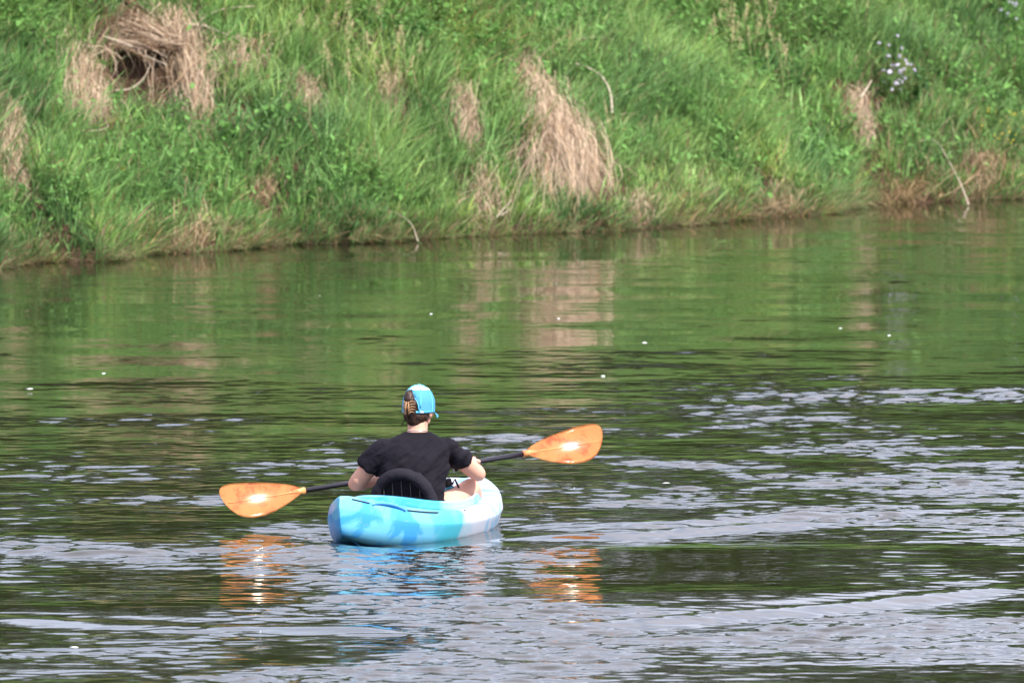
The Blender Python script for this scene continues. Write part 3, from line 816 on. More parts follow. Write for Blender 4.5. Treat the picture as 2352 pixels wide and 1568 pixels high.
def box(bm, c, s, rot=None, bev=0.0):
    g = bmesh.ops.create_cube(bm, size=1.0)
    m = Matrix.Translation(Vector(c)) @ (rot.to_4x4() if rot is not None else Matrix.Identity(4)) @ Matrix.Diagonal((*s, 1))
    bmesh.ops.transform(bm, matrix=m, verts=g['verts'])
    if bev:
        es = list({e for v in g['verts'] for e in v.link_edges})
        bmesh.ops.bevel(bm, geom=es, offset=bev, segments=2, affect='EDGES')

def ellipsoid(bm, c, r, rot=None, u=20, v=14):
    g = bmesh.ops.create_uvsphere(bm, u_segments=u, v_segments=v, radius=1.0)
    m = Matrix.Translation(Vector(c)) @ (rot.to_4x4() if rot is not None else Matrix.Identity(4)) @ Matrix.Diagonal((*r, 1))
    bmesh.ops.transform(bm, matrix=m, verts=g['verts'])

def hull_material(name='kayak_plastic', k=(1.0, 1.0, 1.0)):
    m = bpy.data.materials.new(name); m.use_nodes = True
    nt = m.node_tree; b = nt.nodes['Principled BSDF']; L = nt.links
    b.inputs['Roughness'].default_value = 0.32; b.inputs['Specular IOR Level'].default_value = 0.45
    tc = nt.nodes.new('ShaderNodeTexCoord'); sep = nt.nodes.new('ShaderNodeSeparateXYZ'); L.new(tc.outputs['Object'], sep.inputs[0])
    def noise(scale, detail, dist, off):
        mp = nt.nodes.new('ShaderNodeMapping'); mp.inputs['Location'].default_value = off; L.new(tc.outputs['Object'], mp.inputs['Vector'])
        n = nt.nodes.new('ShaderNodeTexNoise'); n.inputs['Scale'].default_value = scale; n.inputs['Detail'].default_value = detail; n.inputs['Distortion'].default_value = dist
        L.new(mp.outputs['Vector'], n.inputs['Vector']); return n.outputs['Fac']
    def ramp(src, lo, hi):
        r = nt.nodes.new('ShaderNodeMapRange'); r.interpolation_type = 'SMOOTHSTEP'
        r.inputs['From Min'].default_value = lo; r.inputs['From Max'].default_value = hi; L.new(src, r.inputs['Value']); return r.outputs['Result']
    def mix(fac, a, c):
        x = nt.nodes.new('ShaderNodeMix'); x.data_type = 'RGBA'; L.new(fac, x.inputs['Factor'])
        for s, val in ((x.inputs[6], a), (x.inputs[7], c)):
            if isinstance(val, tuple): s.default_value = (*val, 1)
            else: L.new(val, s)
        return x.outputs[2]
    def madd(src, k, add):
        q = nt.nodes.new('ShaderNodeMath'); q.operation = 'MULTIPLY_ADD'; q.inputs[1].default_value = k; L.new(src, q.inputs[0])
        if isinstance(add, float): q.inputs[2].default_value = add
        else: L.new(add, q.inputs[2])
        return q.outputs[0]
    n1 = noise(2.6, 4, 1.6, (3.1, 0.4, 0)); n2 = noise(3.2, 3, 1.0, (0, 7, 2)); n3 = noise(4.5, 3, 1.4, (5, 1, 1))
    c = mix(ramp(n1, 0.45, 0.56), (0.13, 0.45, 0.68), (0.045, 0.30, 0.66))
    yt = madd(n2, 0.7, sep.outputs['Y'])
    c = mix(ramp(yt, -0.26, 0.0), c, (0.045, 0.38, 0.50))
    c = mix(ramp(yt, 0.04, 0.34), c, (0.46, 0.50, 0.60))
    y2 = madd(n3, 0.5, sep.outputs['Y'])
    pale = ramp(n3, 0.45, 0.60)
    c2 = mix(pale, (0.46, 0.50, 0.60), (0.19, 0.40, 0.60))
    c = mix(ramp(y2, 0.35, 0.6), c, c2)
    if k != (1.0, 1.0, 1.0):
        mm = nt.nodes.new('ShaderNodeMix'); mm.data_type = 'RGBA'; mm.blend_type = 'MULTIPLY'; mm.inputs['Factor'].default_value = 1.0
        L.new(c, mm.inputs[6]); mm.inputs[7].default_value = (*k, 1); c = mm.outputs[2]
    L.new(c, b.inputs['Base Color'])
    mps = nt.nodes.new('ShaderNodeMapping'); mps.inputs['Scale'].default_value = (6, 1.2, 9); L.new(tc.outputs['Object'], mps.inputs['Vector'])
    ns = nt.nodes.new('ShaderNodeTexNoise'); ns.inputs['Scale'].default_value = 7; ns.inputs['Detail'].default_value = 9; ns.inputs['Roughness'].default_value = 0.7; L.new(mps.outputs['Vector'], ns.inputs['Vector'])
    c = mix(madd(ramp(ns.outputs['Fac'], 0.56, 0.68), 0.35, 0.0), c, (0.30, 0.38, 0.42)); L.new(c, b.inputs['Base Color'])
    sc = noise(60, 4, 0, (0, 0, 0)); L.new(madd(sc, 0.25, 0.2), b.inputs['Roughness'])
    return m
HULL = hull_material()
RIM = hull_material('kayak_rim_plastic', (0.42, 0.72, 0.92))
INNER = principled('kayak_inside', (0.55, 0.56, 0.70), 0.5, 0.4, noise=((0.35, 0.45, 0.7), 3, 0.45, 0.7))
BLACKP = principled('black_plastic', (0.008, 0.008, 0.010), 0.4, 0.4)
PAD = principled('padded_fabric', (0.013, 0.012, 0.018), 0.85, 0.15, bump=(35, 0.8, 0.008))
YEL = principled('yellow_strap', (0.75, 0.42, 0.02), 0.6, 0.3)
BLUEP = principled('blue_plastic', (0.07, 0.30, 0.74), 0.4, 0.45)

YAW = R(-16.5)
kayak = empty('kayak', (KX + 0.02, KY, 0), YAW)
tag(kayak, 'blue, teal and white sit inside kayak drifting on the river', 'kayak')
HB = 0.362
def sheer(y): return 0.108 + (0.15 if y < 0 else 0.095) * abs(y / 1.32) ** 2.4
def coam(y): return 0.140 + 0.066 * ((y - 0.08) / 0.72) ** 2
NPH = 120
def outline(ph, sx=1.0, sy=1.0):
    s_, c_ = math.sin(ph), math.cos(ph)
    if s_ >= 0: y = 0.2 + 1.10 * sy * s_; q = 1.7
    else: y = 0.2 + 1.52 * sy * s_; q = 1.65
    return (HB * sx * math.copysign(abs(c_) ** q, c_), y)
def oval(ph, k=1.0):
    s_, c_ = math.sin(ph), math.cos(ph)
    return (0.248 * k * math.copysign(abs(c_) ** 0.8, c_), 0.08 + 0.72 * k * s_)
bm = bmesh.new(); rows = []
phs = [2 * math.pi * (i + 0.5) / NPH for i in range(NPH)]
def level(f): rows.append([bm.verts.new(f(p_)) for p_ in phs])
def hl(sx, sy, zf):
    def f(p_):
        x, y = outline(p_, sx, sy); return (x, y, zf(outline(p_)[1]))
    level(f)
def rk(y, k): return k * abs(y / 1.32) ** 2.4
hl(0.05, 0.90, lambda y: -0.115 + rk(y, 0.15))
hl(0.60, 0.95, lambda y: -0.105 + rk(y, 0.15))
hl(0.86, 0.975, lambda y: -0.07 + rk(y, 0.135))
hl(0.95, 0.988, lambda y: -0.01 + rk(y, 0.12))
hl(0.985, 0.995, lambda y: 0.035 + rk(y, 0.12))
hl(1.000, 1.0, lambda y: sheer(y) - 0.060)
hl(1.000, 1.0, lambda y: sheer(y) - 0.052)
hl(0.975, 0.992, lambda y: sheer(y) - 0.010)
hl(0.965, 0.988, lambda y: sheer(y) + 0.000)
hl(0.945, 0.980, lambda y: sheer(y) + 0.005)
for s_ in (0.2, 0.45, 0.7, 0.86):
    def f(p_, s_=s_):
        a, c = outline(p_), oval(p_, 1.0)
        x = a[0] * (1 - s_) + c[0] * s_; y = a[1] * (1 - s_) + c[1] * s_
        endy = max(0, abs(y - 0.08) - 0.72)
        return (x, y, (sheer(a[1]) + 0.010) * (1 - s_) + (coam(c[1]) - 0.030) * s_ + 0.02 * s_ * (1 - s_) * (1 + 2.0 * endy))
    level(f)
for k, dz in ((1.085, -0.024), (1.06, -0.018), (1.045, 0.012), (1.022, 0.020), (1.0, 0.012), (0.985, -0.01), (0.98, -0.06)):
    level(lambda p_, k=k, dz=dz: (*oval(p_, k), coam(oval(p_)[1]) + dz))
nh = len(rows)
for k, zz in ((1.0, 0.06), (0.95, -0.03), (0.7, -0.055), (0.02, -0.06)):
    level(lambda p_, k=k, zz=zz: (*oval(p_, k), zz))
for i in range(len(rows) - 1):
    for j in range(NPH):
        bm.faces.new((rows[i][j], rows[i][(j + 1) % NPH], rows[i + 1][(j + 1) % NPH], rows[i + 1][j])).material_index = 1 if i >= nh - 2 else 2 if nh - 8 <= i < nh - 5 else 0
bm.faces.new(rows[0][::-1]); bm.faces.new(rows[-1]).material_index = 1
me = finish(bm, 'hull'); me.materials.append(HULL); me.materials.append(INNER); me.materials.append(RIM)
hull = link('hull', me, None, kayak)
def gw(y, off=0.0, dz=0.0):
    s_ = (y - 0.2) / (1.10 if y > 0.2 else 1.52); c_ = math.sqrt(max(0, 1 - s_ * s_))
    return Vector((HB * c_ ** (1.7 if y > 0.2 else 1.65) + off, y, sheer(y) + dz))
# carry handle moulded at the stern, deck cord, bolts
pts = [gw(y, -0.020, 0.002 + 0.022 * max(0.0, math.sin(math.pi * (y + 1.10) / 0.28)) ** 0.6) for y in np.linspace(-1.10, -0.82, 9)]
link('carry_handle', tube_mesh('carry_handle', pts, [(0.010, 0.016)] * 9, 8), BLUEP, kayak)
for (a, b_) in ((-1.24, -1.12), (-0.80, -0.48)):
    link('deck_cord', tube_mesh('deck_cord', [gw(y, -0.010, 0.007) for y in np.linspace(a, b_, 7)], 0.0036, 6), BLACKP, kayak)
for y in (-1.25, -0.81, -0.62, -0.12):
    bmm = bmesh.new(); ellipsoid(bmm, gw(y, -0.022, 0.008), (0.008, 0.008, 0.005), u=8, v=6)
    link('bolt', finish(bmm, 'bolt'), BLACKP, kayak)
# seat
seat = empty('seat', (0.02, -0.20, 0), 0, kayak)
bm = bmesh.new()
box(bm, (0, 0.22, -0.015), (0.36, 0.42, 0.05), bev=0.02)
link('seat_pan', finish(bm, 'seat_pan'), PAD, seat)
def arch(a, k=1.0, dz=0.0, dy=0.0):
    x = 0.162 * k * math.cos(a); z = 0.10 + 0.215 * k * math.sin(a) ** 0.85 if math.sin(a) > 0 else 0.10
    z += dz
    return Vector((x, -0.02 - 0.22 * (z - 0.1) + 0.5 * x * x + dy, z))
bm = bmesh.new()
pts = [Vector((0.150, -0.02, 0.0))] + [arch(a) for a in np.linspace(0.02, math.pi - 0.02, 25)] + [Vector((-0.150, -0.02, 0.0))]
tube(bm, pts, [(0.033 * (1 + 0.09 * math.sin(i * 2.4) + random.uniform(-0.14, 0.14)), 0.036 * (1 + random.uniform(-0.12, 0.12))) for i in range(len(pts))], 12)
rim = link('backrest_rim', finish(bm, 'backrest_rim'), PAD, seat)
bm = bmesh.new()
rg = [[bm.verts.new(arch(a, k, 0.0, -0.012)) for a in np.linspace(0.02, math.pi - 0.02, 25)] for k in (0.96, 0.6, 0.2)]
lo = [bm.verts.new((arch(a, 0.96).x, 0.0, 0.0)) for a in np.linspace(0.02, math.pi - 0.02, 25)]
for i in range(2):
    for j in range(24): bm.faces.new((rg[i][j], rg[i][j + 1], rg[i + 1][j + 1], rg[i + 1][j]))
bm.faces.new(rg[2])
g = bmesh.ops.solidify(bm, geom=bm.faces[:], thickness=0.008)
bm.verts.ensure_lookup_table()
bmesh.ops.delete(bm, geom=[v for v in lo if v.is_valid and not v.link_faces], context='VERTS')
box(bm, (0, -0.005, 0.05), (0.30, 0.012, 0.12))
panel = link('backrest_panel', finish(bm, 'backrest_panel', False), PAD, seat)
for i in range(5):
    x = -0.10 + 0.05 * i
    zt = 0.10 + 0.19 * math.sqrt(max(0.05, 1 - (x / 0.15) ** 2))
    link('backrest_rib', tube_mesh('backrest_rib', [Vector((x, -0.028, 0.09)), Vector((x, -0.036 - 0.22 * (zt - 0.1) * 0.5, (zt + 0.1) / 2)), Vector((x, -0.032 - 0.22 * (zt - 0.1), zt))], [0.004, 0.0035, 0.003], 6),
         principled('rib_plastic', (0.010, 0.010, 0.011), 0.45, 0.4) if 'rib_plastic' not in MATS else MATS['rib_plastic'], seat)
for z_ in (0.14, 0.19):
    w = 0.155 * math.sqrt(max(0.05, 1 - ((z_ - 0.1) / 0.215) ** 2))
    link('cross_rib', tube_mesh('cross_rib', [Vector((-w, -0.03 - 0.22 * (z_ - 0.1), z_)), Vector((w, -0.03 - 0.22 * (z_ - 0.1), z_))], 0.0022, 6), MATS['rib_plastic'], seat)
for (x, z_, w) in ((-0.055, 0.128, 0.045), (0.03, 0.118, 0.04), (0.0, 0.165, 0.014)):
    bm = bmesh.new(); box(bm, (x, -0.048 - 0.22 * (z_ - 0.1), z_), (w, 0.012, 0.014), bev=0.003)
    link('yellow_buckle', finish(bm, 'yellow_buckle'), YEL, seat)

# ------------------------------------------------------------------ the paddler (x to the right, y away, z up from the water, at the kayak's middle)
def remeshed(name, bm, voxel, iters=6, fac=0.5):
    bmesh.ops.recalc_face_normals(bm, faces=bm.faces)
    me = bpy.data.meshes.new(name + '_tmp'); bm.to_mesh(me); bm.free()
    o = bpy.data.objects.new('tmp', me); COL.objects.link(o)
    m = o.modifiers.new('r', 'REMESH'); m.mode = 'VOXEL'; m.voxel_size = voxel; m.use_smooth_shade = True
    s = o.modifiers.new('s', 'SMOOTH'); s.iterations = iters; s.factor = fac
    dg = bpy.context.evaluated_depsgraph_get()
    out = bpy.data.meshes.new_from_object(o.evaluated_get(dg)); out.name = name
    bpy.data.objects.remove(o); bpy.data.meshes.remove(me)
    for p_ in out.polygons: p_.use_smooth = True
    return out

SKIN = principled('skin', (0.53, 0.285, 0.205), 0.62, 0.2, noise=((0.57, 0.32, 0.245), 14, 0.3, 0.75), bump=(90, 0.15, 0.003))
SKIN.node_tree.nodes['Principled BSDF'].inputs['Subsurface Weight'].default_value = 0.12
SKIN.node_tree.nodes['Principled BSDF'].inputs['Subsurface Scale'].default_value = 0.01
SHIRT = principled('black_cotton', (0.0075, 0.0065, 0.0105), 0.9, 0.12, noise=((0.011, 0.010, 0.015), 8, 0.35, 0.7), bump=(9, 0.9, 0.03))
SHORT = principled('dark_shorts', (0.02, 0.02, 0.025), 0.9, 0.2)
HAIR = principled('brown_hair', (0.018, 0.008, 0.005), 0.5, 0.35, noise=((0.045, 0.019, 0.011), 35, 0.4, 0.7))
HAIR.node_tree.nodes['Noise Texture'].inputs['Scale'].default_value = 40
CAPB = principled('cap_mesh_blue', (0.045, 0.20, 0.36), 0.8, 0.2, noise=((0.075, 0.28, 0.46), 220, 0.4, 0.6))
CAPT = principled('cap_trim_cyan', (0.10, 0.42, 0.62), 0.7, 0.25)
CAPW = principled('cap_white', (0.82, 0.84, 0.86), 0.8, 0.2)
CLIP = principled('tan_clip', (0.25, 0.14, 0.07), 0.45, 0.4)

person = empty('person', (KX, KY, 0))
tag(person, 'paddler seen from behind in black t shirt and light blue cap, holding a double paddle', 'person')
PL, PR = Vector((-0.996, 0.0, 0.135)), Vector((1.04, 0.77, 0.426))   # paddle ends
def on_shaft(x): return PL.lerp(PR, (x - PL.x) / (PR.x - PL.x))
AX = (PR - PL).normalized()
LH, RH = on_shaft(-0.13), on_shaft(0.318)
LS, LE = Vector((-0.122, -0.045, 0.438)), Vector((-0.285, 0.03, 0.243))
RS, RE = Vector((0.202, 0.03, 0.438)), Vector((0.372, 0.225, 0.282))
HC = Vector((0.052, 0.025, 0.650))          # head centre
HM = Matrix.Translation(HC) @ Matrix.Rotation(R(-24), 4, 'Z') @ Matrix.Rotation(R(-4), 4, 'X')
ca, sa = math.cos(-YAW), math.sin(-YAW)
def K2F(r, f, z): return Vector((r * ca + f * sa + 0.02, f * ca - r * sa, z))

bm = bmesh.new()
# torso core, inside the shirt
tube(bm, [(0.01, -0.03, 0.02), (0.015, -0.05, 0.12), (0.02, -0.05, 0.24), (0.035, -0.03, 0.38), (0.042, -0.015, 0.46), (0.046, -0.005, 0.51)],
     [(0.15, 0.095), (0.135, 0.08), (0.125, 0.075), (0.135, 0.075), (0.11, 0.06), (0.06, 0.055)], 20, side=(1, 0.1, 0))
tube(bm, [(0.045, -0.012, 0.47), (0.047, 0.0, 0.53), (0.05, 0.012, 0.60)], [(0.062, 0.058), (0.054, 0.054), (0.053, 0.055)], 18, side=(1, 0, 0))
# head
def hell(c, r, rz=0):
    ellipsoid(bm, HM @ Vector(c), r, HM.to_3x3())
hell((0, 0, 0.005), (0.073, 0.092, 0.103)); hell((0, 0.036, -0.052), (0.054, 0.052, 0.058)); hell((0, 0.080, -0.098), (0.018, 0.014, 0.012))
hell((0, 0.094, -0.022), (0.010, 0.016, 0.014)); hell((0, 0.086, 0.0), (0.007, 0.010, 0.022)); hell((0, 0.086, -0.060), (0.020, 0.007, 0.008))
for s_ in (-1, 1):
    hell((s_ * 0.074, -0.002, -0.022), (0.009, 0.017, 0.030)); hell((s_ * 0.042, 0.058, -0.03), (0.022, 0.022, 0.022)); hell((s_ * 0.03, 0.080, 0.017), (0.02, 0.01, 0.007))
# arms
def arm(S, E, H, sgn):
    W = E.lerp(H, 0.83)
    tube(bm, [S, S.lerp(E, 0.3), S.lerp(E, 0.65), S.lerp(E, 0.92), E, E.lerp(W, 0.12)], [0.042, 0.047, 0.048, 0.044, 0.041, 0.032], 16)
    tube(bm, [E.lerp(S, 0.10), E, E.lerp(W, 0.25), E.lerp(W, 0.6), W, W.lerp(H, 0.5)], [0.030, 0.041, 0.044, 0.037, 0.0275, 0.028], 16)
    # palm over the shaft, four unequal fingers curling round it, thumb from the side of the palm
    fw = (H - E).normalized(); fw = (fw - AX * fw.dot(AX)).normalized(); up = AX.cross(fw)
    if up.z < 0: up = -up
    ctr = H + up * 0.022 - fw * 0.012
    M_ = Matrix((AX, fw, up)).transposed()
    ellipsoid(bm, ctr - fw * 0.022, (0.038, 0.044, 0.014), M_)
    for k, (off, ln) in enumerate(((-0.033, 0.92), (-0.011, 1.06), (0.011, 1.0), (0.032, 0.80))):
        cc = H + AX * (off * sgn)
        fp = []
        for q in range(7):
            a = R(95 - 40 * q * ln)
            fp.append(cc + fw * (math.cos(a) * 0.0255) + up * (math.sin(a) * 0.0255))
        tube(bm, [ctr + AX * (off * sgn) - fw * 0.01] + fp, [0.010, 0.0095, 0.009, 0.009, 0.0085, 0.008, 0.0075, 0.006], 8)
    th = H - AX * (0.048 * sgn)
    tube(bm, [ctr - fw * 0.04 - AX * (0.02 * sgn), ctr - fw * 0.03 - AX * (0.046 * sgn) - up * 0.012, th - fw * 0.026 - up * 0.008, th - fw * 0.012 - up * 0.026, th + fw * 0.010 - up * 0.028],
         [0.012, 0.0115, 0.0105, 0.0095, 0.007], 8)
arm(LS, LE, LH, 1); arm(RS, RE, RH, -1)
# legs: bent, knees out against the sides
for r_, knee, ank in ((1, (0.185, 0.47, 0.195), (0.13, 0.80, 0.02)), (-1, (-0.185, 0.47, 0.185), (-0.13, 0.80, 0.02))):
    hip = K2F(0.085 * r_, 0.0, 0.045); kn = K2F(*knee); an = K2F(*ank); toe = an + (K2F(0, 1, 0) - K2F(0, 0, 0)) * 0.15 + Vector((0, 0, 0.05))
    tube(bm, [hip, hip.lerp(kn, 0.35), hip.lerp(kn, 0.75), kn, kn.lerp(an, 0.1)], [0.085, 0.080, 0.064, 0.054, 0.045], 18)
    tube(bm, [kn.lerp(hip, 0.08), kn, kn.lerp(an, 0.3), kn.lerp(an, 0.7), an], [0.045, 0.053, 0.054, 0.042, 0.034], 18)
    tube(bm, [an - Vector((0, 0.02, 0.01)), an.lerp(toe, 0.4), toe], [0.034, 0.034, 0.018], 12)
body = link('body', remeshed('body', bm, 0.0048, 5, 0.5), SKIN, person)

# shirt
bm = bmesh.new()
def ring_dir(a): return Vector((math.cos(R(a)), math.sin(R(a)), 0))
zz = [(0.085, 0.015, -0.04, 0.184, 0.128, -14), (0.15, 0.017, -0.045, 0.180, 0.122, -9), (0.24, 0.024, -0.045, 0.178, 0.118, -2), (0.33, 0.034, -0.035, 0.186, 0.118, 5), (0.41, 0.040, -0.02, 0.188, 0.112, 10),
      (0.455, 0.042, -0.012, 0.178, 0.098, 12), (0.488, 0.044, -0.008, 0.145, 0.082, 12), (0.510, 0.046, -0.004, 0.095, 0.066, 8), (0.524, 0.047, 0.0, 0.068, 0.062, 0)]
rows = []
for (z_, cx, cy, rx, ry, tw) in zz:
    a1 = ring_dir(tw); b1 = Vector((-a1.y, a1.x, 0)); row = []
    for k in range(40):
        a = 2 * math.pi * k / 40; c_, s_ = math.cos(a), math.sin(a)
        row.append(bm.verts.new(Vector((cx, cy, z_)) + a1 * (rx * math.copysign(abs(c_) ** 0.82, c_)) + b1 * (ry * math.copysign(abs(s_) ** 0.82, s_))))
    rows.append(row)
for i in range(len(rows) - 1):
    for k in range(40): bm.faces.new((rows[i][k], rows[i][(k + 1) % 40], rows[i + 1][(k + 1) % 40], rows[i + 1][k]))
bm.faces.new(rows[0][::-1]); bm.faces.new(rows[-1])
for S, E, f in ((LS, LE, 0.56), (RS, RE, 0.53)):
    inn = Vector((0.04, -0.01, 0.45))
    tube(bm, [S.lerp(inn, 0.45) + Vector((0, 0, -0.01)), S + Vector((0, 0, 0.0)), S.lerp(E, 0.2), S.lerp(E, 0.4), S.lerp(E, f), S.lerp(E, f + 0.012)], [(0.052, 0.06), (0.056, 0.064), (0.060, 0.064), (0.062, 0.064), (0.065, 0.065), (0.057, 0.057)], 20)
me = remeshed('shirt', bm, 0.006, 4, 0.5)
n = len(me.vertices); co = np.empty(n * 3, np.float32); me.vertices.foreach_get('co', co); co = co.reshape(-1, 3)
no = np.array([v.normal[:] for v in me.vertices])
q1 = co[:, 0] * 0.75 + co[:, 2] * 0.66; q2 = -co[:, 0] * 0.66 + co[:, 2] * 0.75
fold = (fbm(q1 * 5 + 3, q2 * 20 + 50, 5, 3) - 0.5) * 0.048 + (fbm(co[:, 0] * 9, co[:, 2] * 9 + 30, 15, 2) - 0.5) * 0.016
fold *= 1 - sstep(0.46, 0.51, co[:, 2])
co = co + no * fold[:, None]; me.vertices.foreach_set('co', co.astype(np.float32).ravel()); me.update()
shirt = tag(link('shirt', me, SHIRT, person), 'black short sleeved t shirt')
bm = bmesh.new()
for r_ in (1, -1):
    hip = K2F(0.085 * r_, -0.02, 0.04); kn = K2F(0.185 * r_, 0.47, 0.19)
    tube(bm, [hip - Vector((0, 0.05, 0)), hip, hip.lerp(kn, 0.2), hip.lerp(kn, 0.30)], [0.09, 0.096, 0.091, 0.088], 18)
link('shorts', remeshed('shorts', bm, 0.008, 4), SHORT, person)
for s_ in (-1, 1):
    bm = bmesh.new(); ellipsoid(bm, HM @ Vector((s_ * 0.030, 0.080, 0.0)), (0.011, 0.011, 0.011), u=12, v=8)
    link('eye', finish(bm, 'eye'), principled('eye_dark', (0.05, 0.03, 0.02), 0.2) if 'eye_dark' not in MATS else MATS['eye_dark'], person)
# wrist watch on the right forearm
W0 = RE.lerp(RH, 0.72); fd = (RH - RE).normalized()
bm = bmesh.new(); tube(bm, [W0 - fd * 0.011, W0 + fd * 0.011], 0.0365, 20)
wat = link('wrist_watch', finish(bm, 'wrist_watch'), BLACKP, person)
upw = (Vector((0.25, -0.25, 1)) - fd * Vector((0.25, -0.25, 1)).dot(fd)).normalized()
bm = bmesh.new(); box(bm, W0 + upw * 0.038, (0.036, 0.036, 0.012), Matrix((fd.cross(upw), fd, upw)).transposed(), 0.004)
link('watch_face', finish(bm, 'watch_face'), principled('watch_white', (0.75, 0.75, 0.78), 0.25, 0.6), wat)
# necklace glint
bm = bmesh.new()
tube(bm, [Vector((0.047 + 0.0565 * math.cos(a), 0.0 + 0.056 * math.sin(a), 0.532)) for a in np.linspace(R(200), R(340), 12)], 0.002, 6)
link('necklace', finish(bm, 'necklace'), principled('silver', (0.8, 0.8, 0.82), 0.2, 0.5, 1.0), person)

# hair: pulled up under the cap, twisted into a bun that comes out above the strap
def to_head(me):
    me.transform(HM); return me
bm = bmesh.new()
ellipsoid(bm, (0, -0.010, 0.002), (0.0765, 0.088, 0.094), u=28, v=20); ellipsoid(bm, (0, -0.024, -0.042), (0.069, 0.070, 0.052), u=24, v=16)
ellipsoid(bm, (0, -0.050, -0.072), (0.042, 0.034, 0.03))
tube(bm, [(0, -0.07, -0.07), (0.002, -0.092, -0.03), (0.0, -0.108, 0.01), (-0.004, -0.114, 0.045), (-0.006, -0.108, 0.078), (0, -0.098, 0.088)], [0.026, 0.028, 0.027, 0.030, 0.022, 0.010], 14)
ellipsoid(bm, (-0.012, -0.112, 0.060), (0.022, 0.022, 0.026)); ellipsoid(bm, (0.020, -0.104, 0.022), (0.020, 0.016, 0.022))
me = remeshed('hair', bm, 0.004, 3)
co = np.array([v.co[:] for v in me.vertices]); no = np.array([v.normal[:] for v in me.vertices])
co = co + no * ((vnoise(co[:, 0] * 260, co[:, 2] * 40, 3) - 0.5) * 0.004)[:, None]
# keep the face clear
keepb = ~((co[:, 1] > 0.035) & (co[:, 2] < 0.03))
co[~keepb, 1] = 0.035
me.vertices.foreach_set('co', co.astype(np.float32).ravel()); me.update()
hair = tag(link('hair', to_head(me), HAIR, person), 'dark brown hair twisted up into a bun')
bm = bmesh.new()
for k in range(14):
    a = random.uniform(-1, 1); x0 = random.uniform(-0.012, 0.012)
    tube(bm, [Vector((x0, -0.105, 0.07)), Vector((x0 + a * 0.012, -0.112, 0.090)), Vector((x0 + a * 0.028, -0.112 - 0.01 * random.random(), 0.100 + random.uniform(-.01, .01)))], [0.0016, 0.0012, 0.0006], 4)
for s_ in (-1, 1):
    for k in range(5):
        tube(bm, [Vector((s_ * 0.062, -0.03, -0.05 - 0.006 * k)), Vector((s_ * 0.072, -0.03, -0.075)), Vector((s_ * (0.076 + 0.003 * k), -0.028, -0.098 - 0.003 * k))], [0.0016, 0.0012, 0.0006], 4)
link('loose_strands', to_head(finish(bm, 'loose_strands')), HAIR, hair)
# claw clip: two jaws of curved teeth either side of a hinge
bm = bmesh.new()
for s_ in (-1, 1):
    tube(bm, [Vector((s_ * 0.005, -0.142, 0.030)), Vector((s_ * 0.010, -0.146, 0.0)), Vector((s_ * 0.007, -0.140, -0.038))], [(0.004, 0.007), (0.005, 0.009), (0.003, 0.005)], 8)
    for k in range(5):
        z_ = 0.028 - 0.0140 * k; l_ = 0.62 + 0.5 * math.sin(math.pi * (k + 0.5) / 5)
        tube(bm, [Vector((s_ * 0.009, -0.145, z_ - 0.008)), Vector((s_ * (0.009 + 0.014 * l_), -0.142, z_ + 0.006)), Vector((s_ * (0.012 + 0.021 * l_), -0.122, z_ + 0.004)), Vector((s_ * (0.010 + 0.019 * l_), -0.100, z_ - 0.004))], [0.0036, 0.0033, 0.0026, 0.0013], 6)
box(bm, (0, -0.143, -0.002), (0.016, 0.012, 0.02), bev=0.003)
tag(link('hair_clip', to_head(finish(bm, 'hair_clip')), CLIP, hair), 'tan claw clip')

# cap
cap = empty('cap', (0, 0, 0), 0, person)
tag(cap, 'light blue trucker cap with white front')
lev = [(-0.030, 1.0), (-0.018, 1.0), (0.0, 1.0), (0.02, 0.995), (0.04, 0.965), (0.06, 0.905), (0.08, 0.80), (0.096, 0.66), (0.108, 0.49), (0.115, 0.31), (0.1185, 0.14)]
def capp(az, z_, k): return Vector((0.0855 * k * math.sin(az), 0.104 * k * -math.cos(az) + 0.002, z_ + 0.012 * (1 - math.cos(az)) * 0.5 * (1 if z_ < 0.05 else 0.3)))   # az 0 = back
bm = bmesh.new(); NC = 72; rws = []
for (z_, k) in lev: rws.append([bm.verts.new(capp(2 * math.pi * j / NC, z_, k)) for j in range(NC)])
topv = bm.verts.new((0, 0.002, 0.123))
for i in range(len(lev) - 1):
    for j in range(NC):
        az = (2 * math.pi * (j + 0.5) / NC + math.pi) % (2 * math.pi) - math.pi
        zc = (lev[i][0] + lev[i + 1][0]) / 2
        if i >= 1 and abs(az) < 0.52 and zc < 0.056 and (az / 0.52) ** 2 + (max(zc + 0.018, 0) / 0.075) ** 2 < 1: continue
        f = bm.faces.new((rws[i][j], rws[i][(j + 1) % NC], rws[i + 1][(j + 1) % NC], rws[i + 1][j]))
        f.material_index = 2 if abs(az) > 2.3 and i > 0 else (1 if i == 0 else (2 if zc > 0.092 else 0))
for j in range(NC): bm.faces.new((rws[-1][j], rws[-1][(j + 1) % NC], topv)).material_index = 2
bmesh.ops.recalc_face_normals(bm, faces=bm.faces); bmesh.ops.solidify(bm, geom=bm.faces[:], thickness=0.003)
me = finish(bm, 'crown'); [me.materials.append(m) for m in (CAPB, CAPT, CAPW)]
link('crown', to_head(me), None, cap)
for az in (0.62, -0.62, 1.45, -1.45, math.pi):
    pts = [capp(az, z_, k * 1.012) for (z_, k) in lev[(0 if abs(az) > 1 else 2):]]
    link('seam', to_head(tube_mesh('seam', pts, [(0.005, 0.0022)] * len(pts), 6)), CAPT, cap)
pts = [capp(a, 0.0, 1.015) + Vector((0, 0, -0.018 + 0.075 * math.sqrt(max(0, 1 - (a / 0.54) ** 2)))) for a in np.linspace(-0.54, 0.54, 15)]
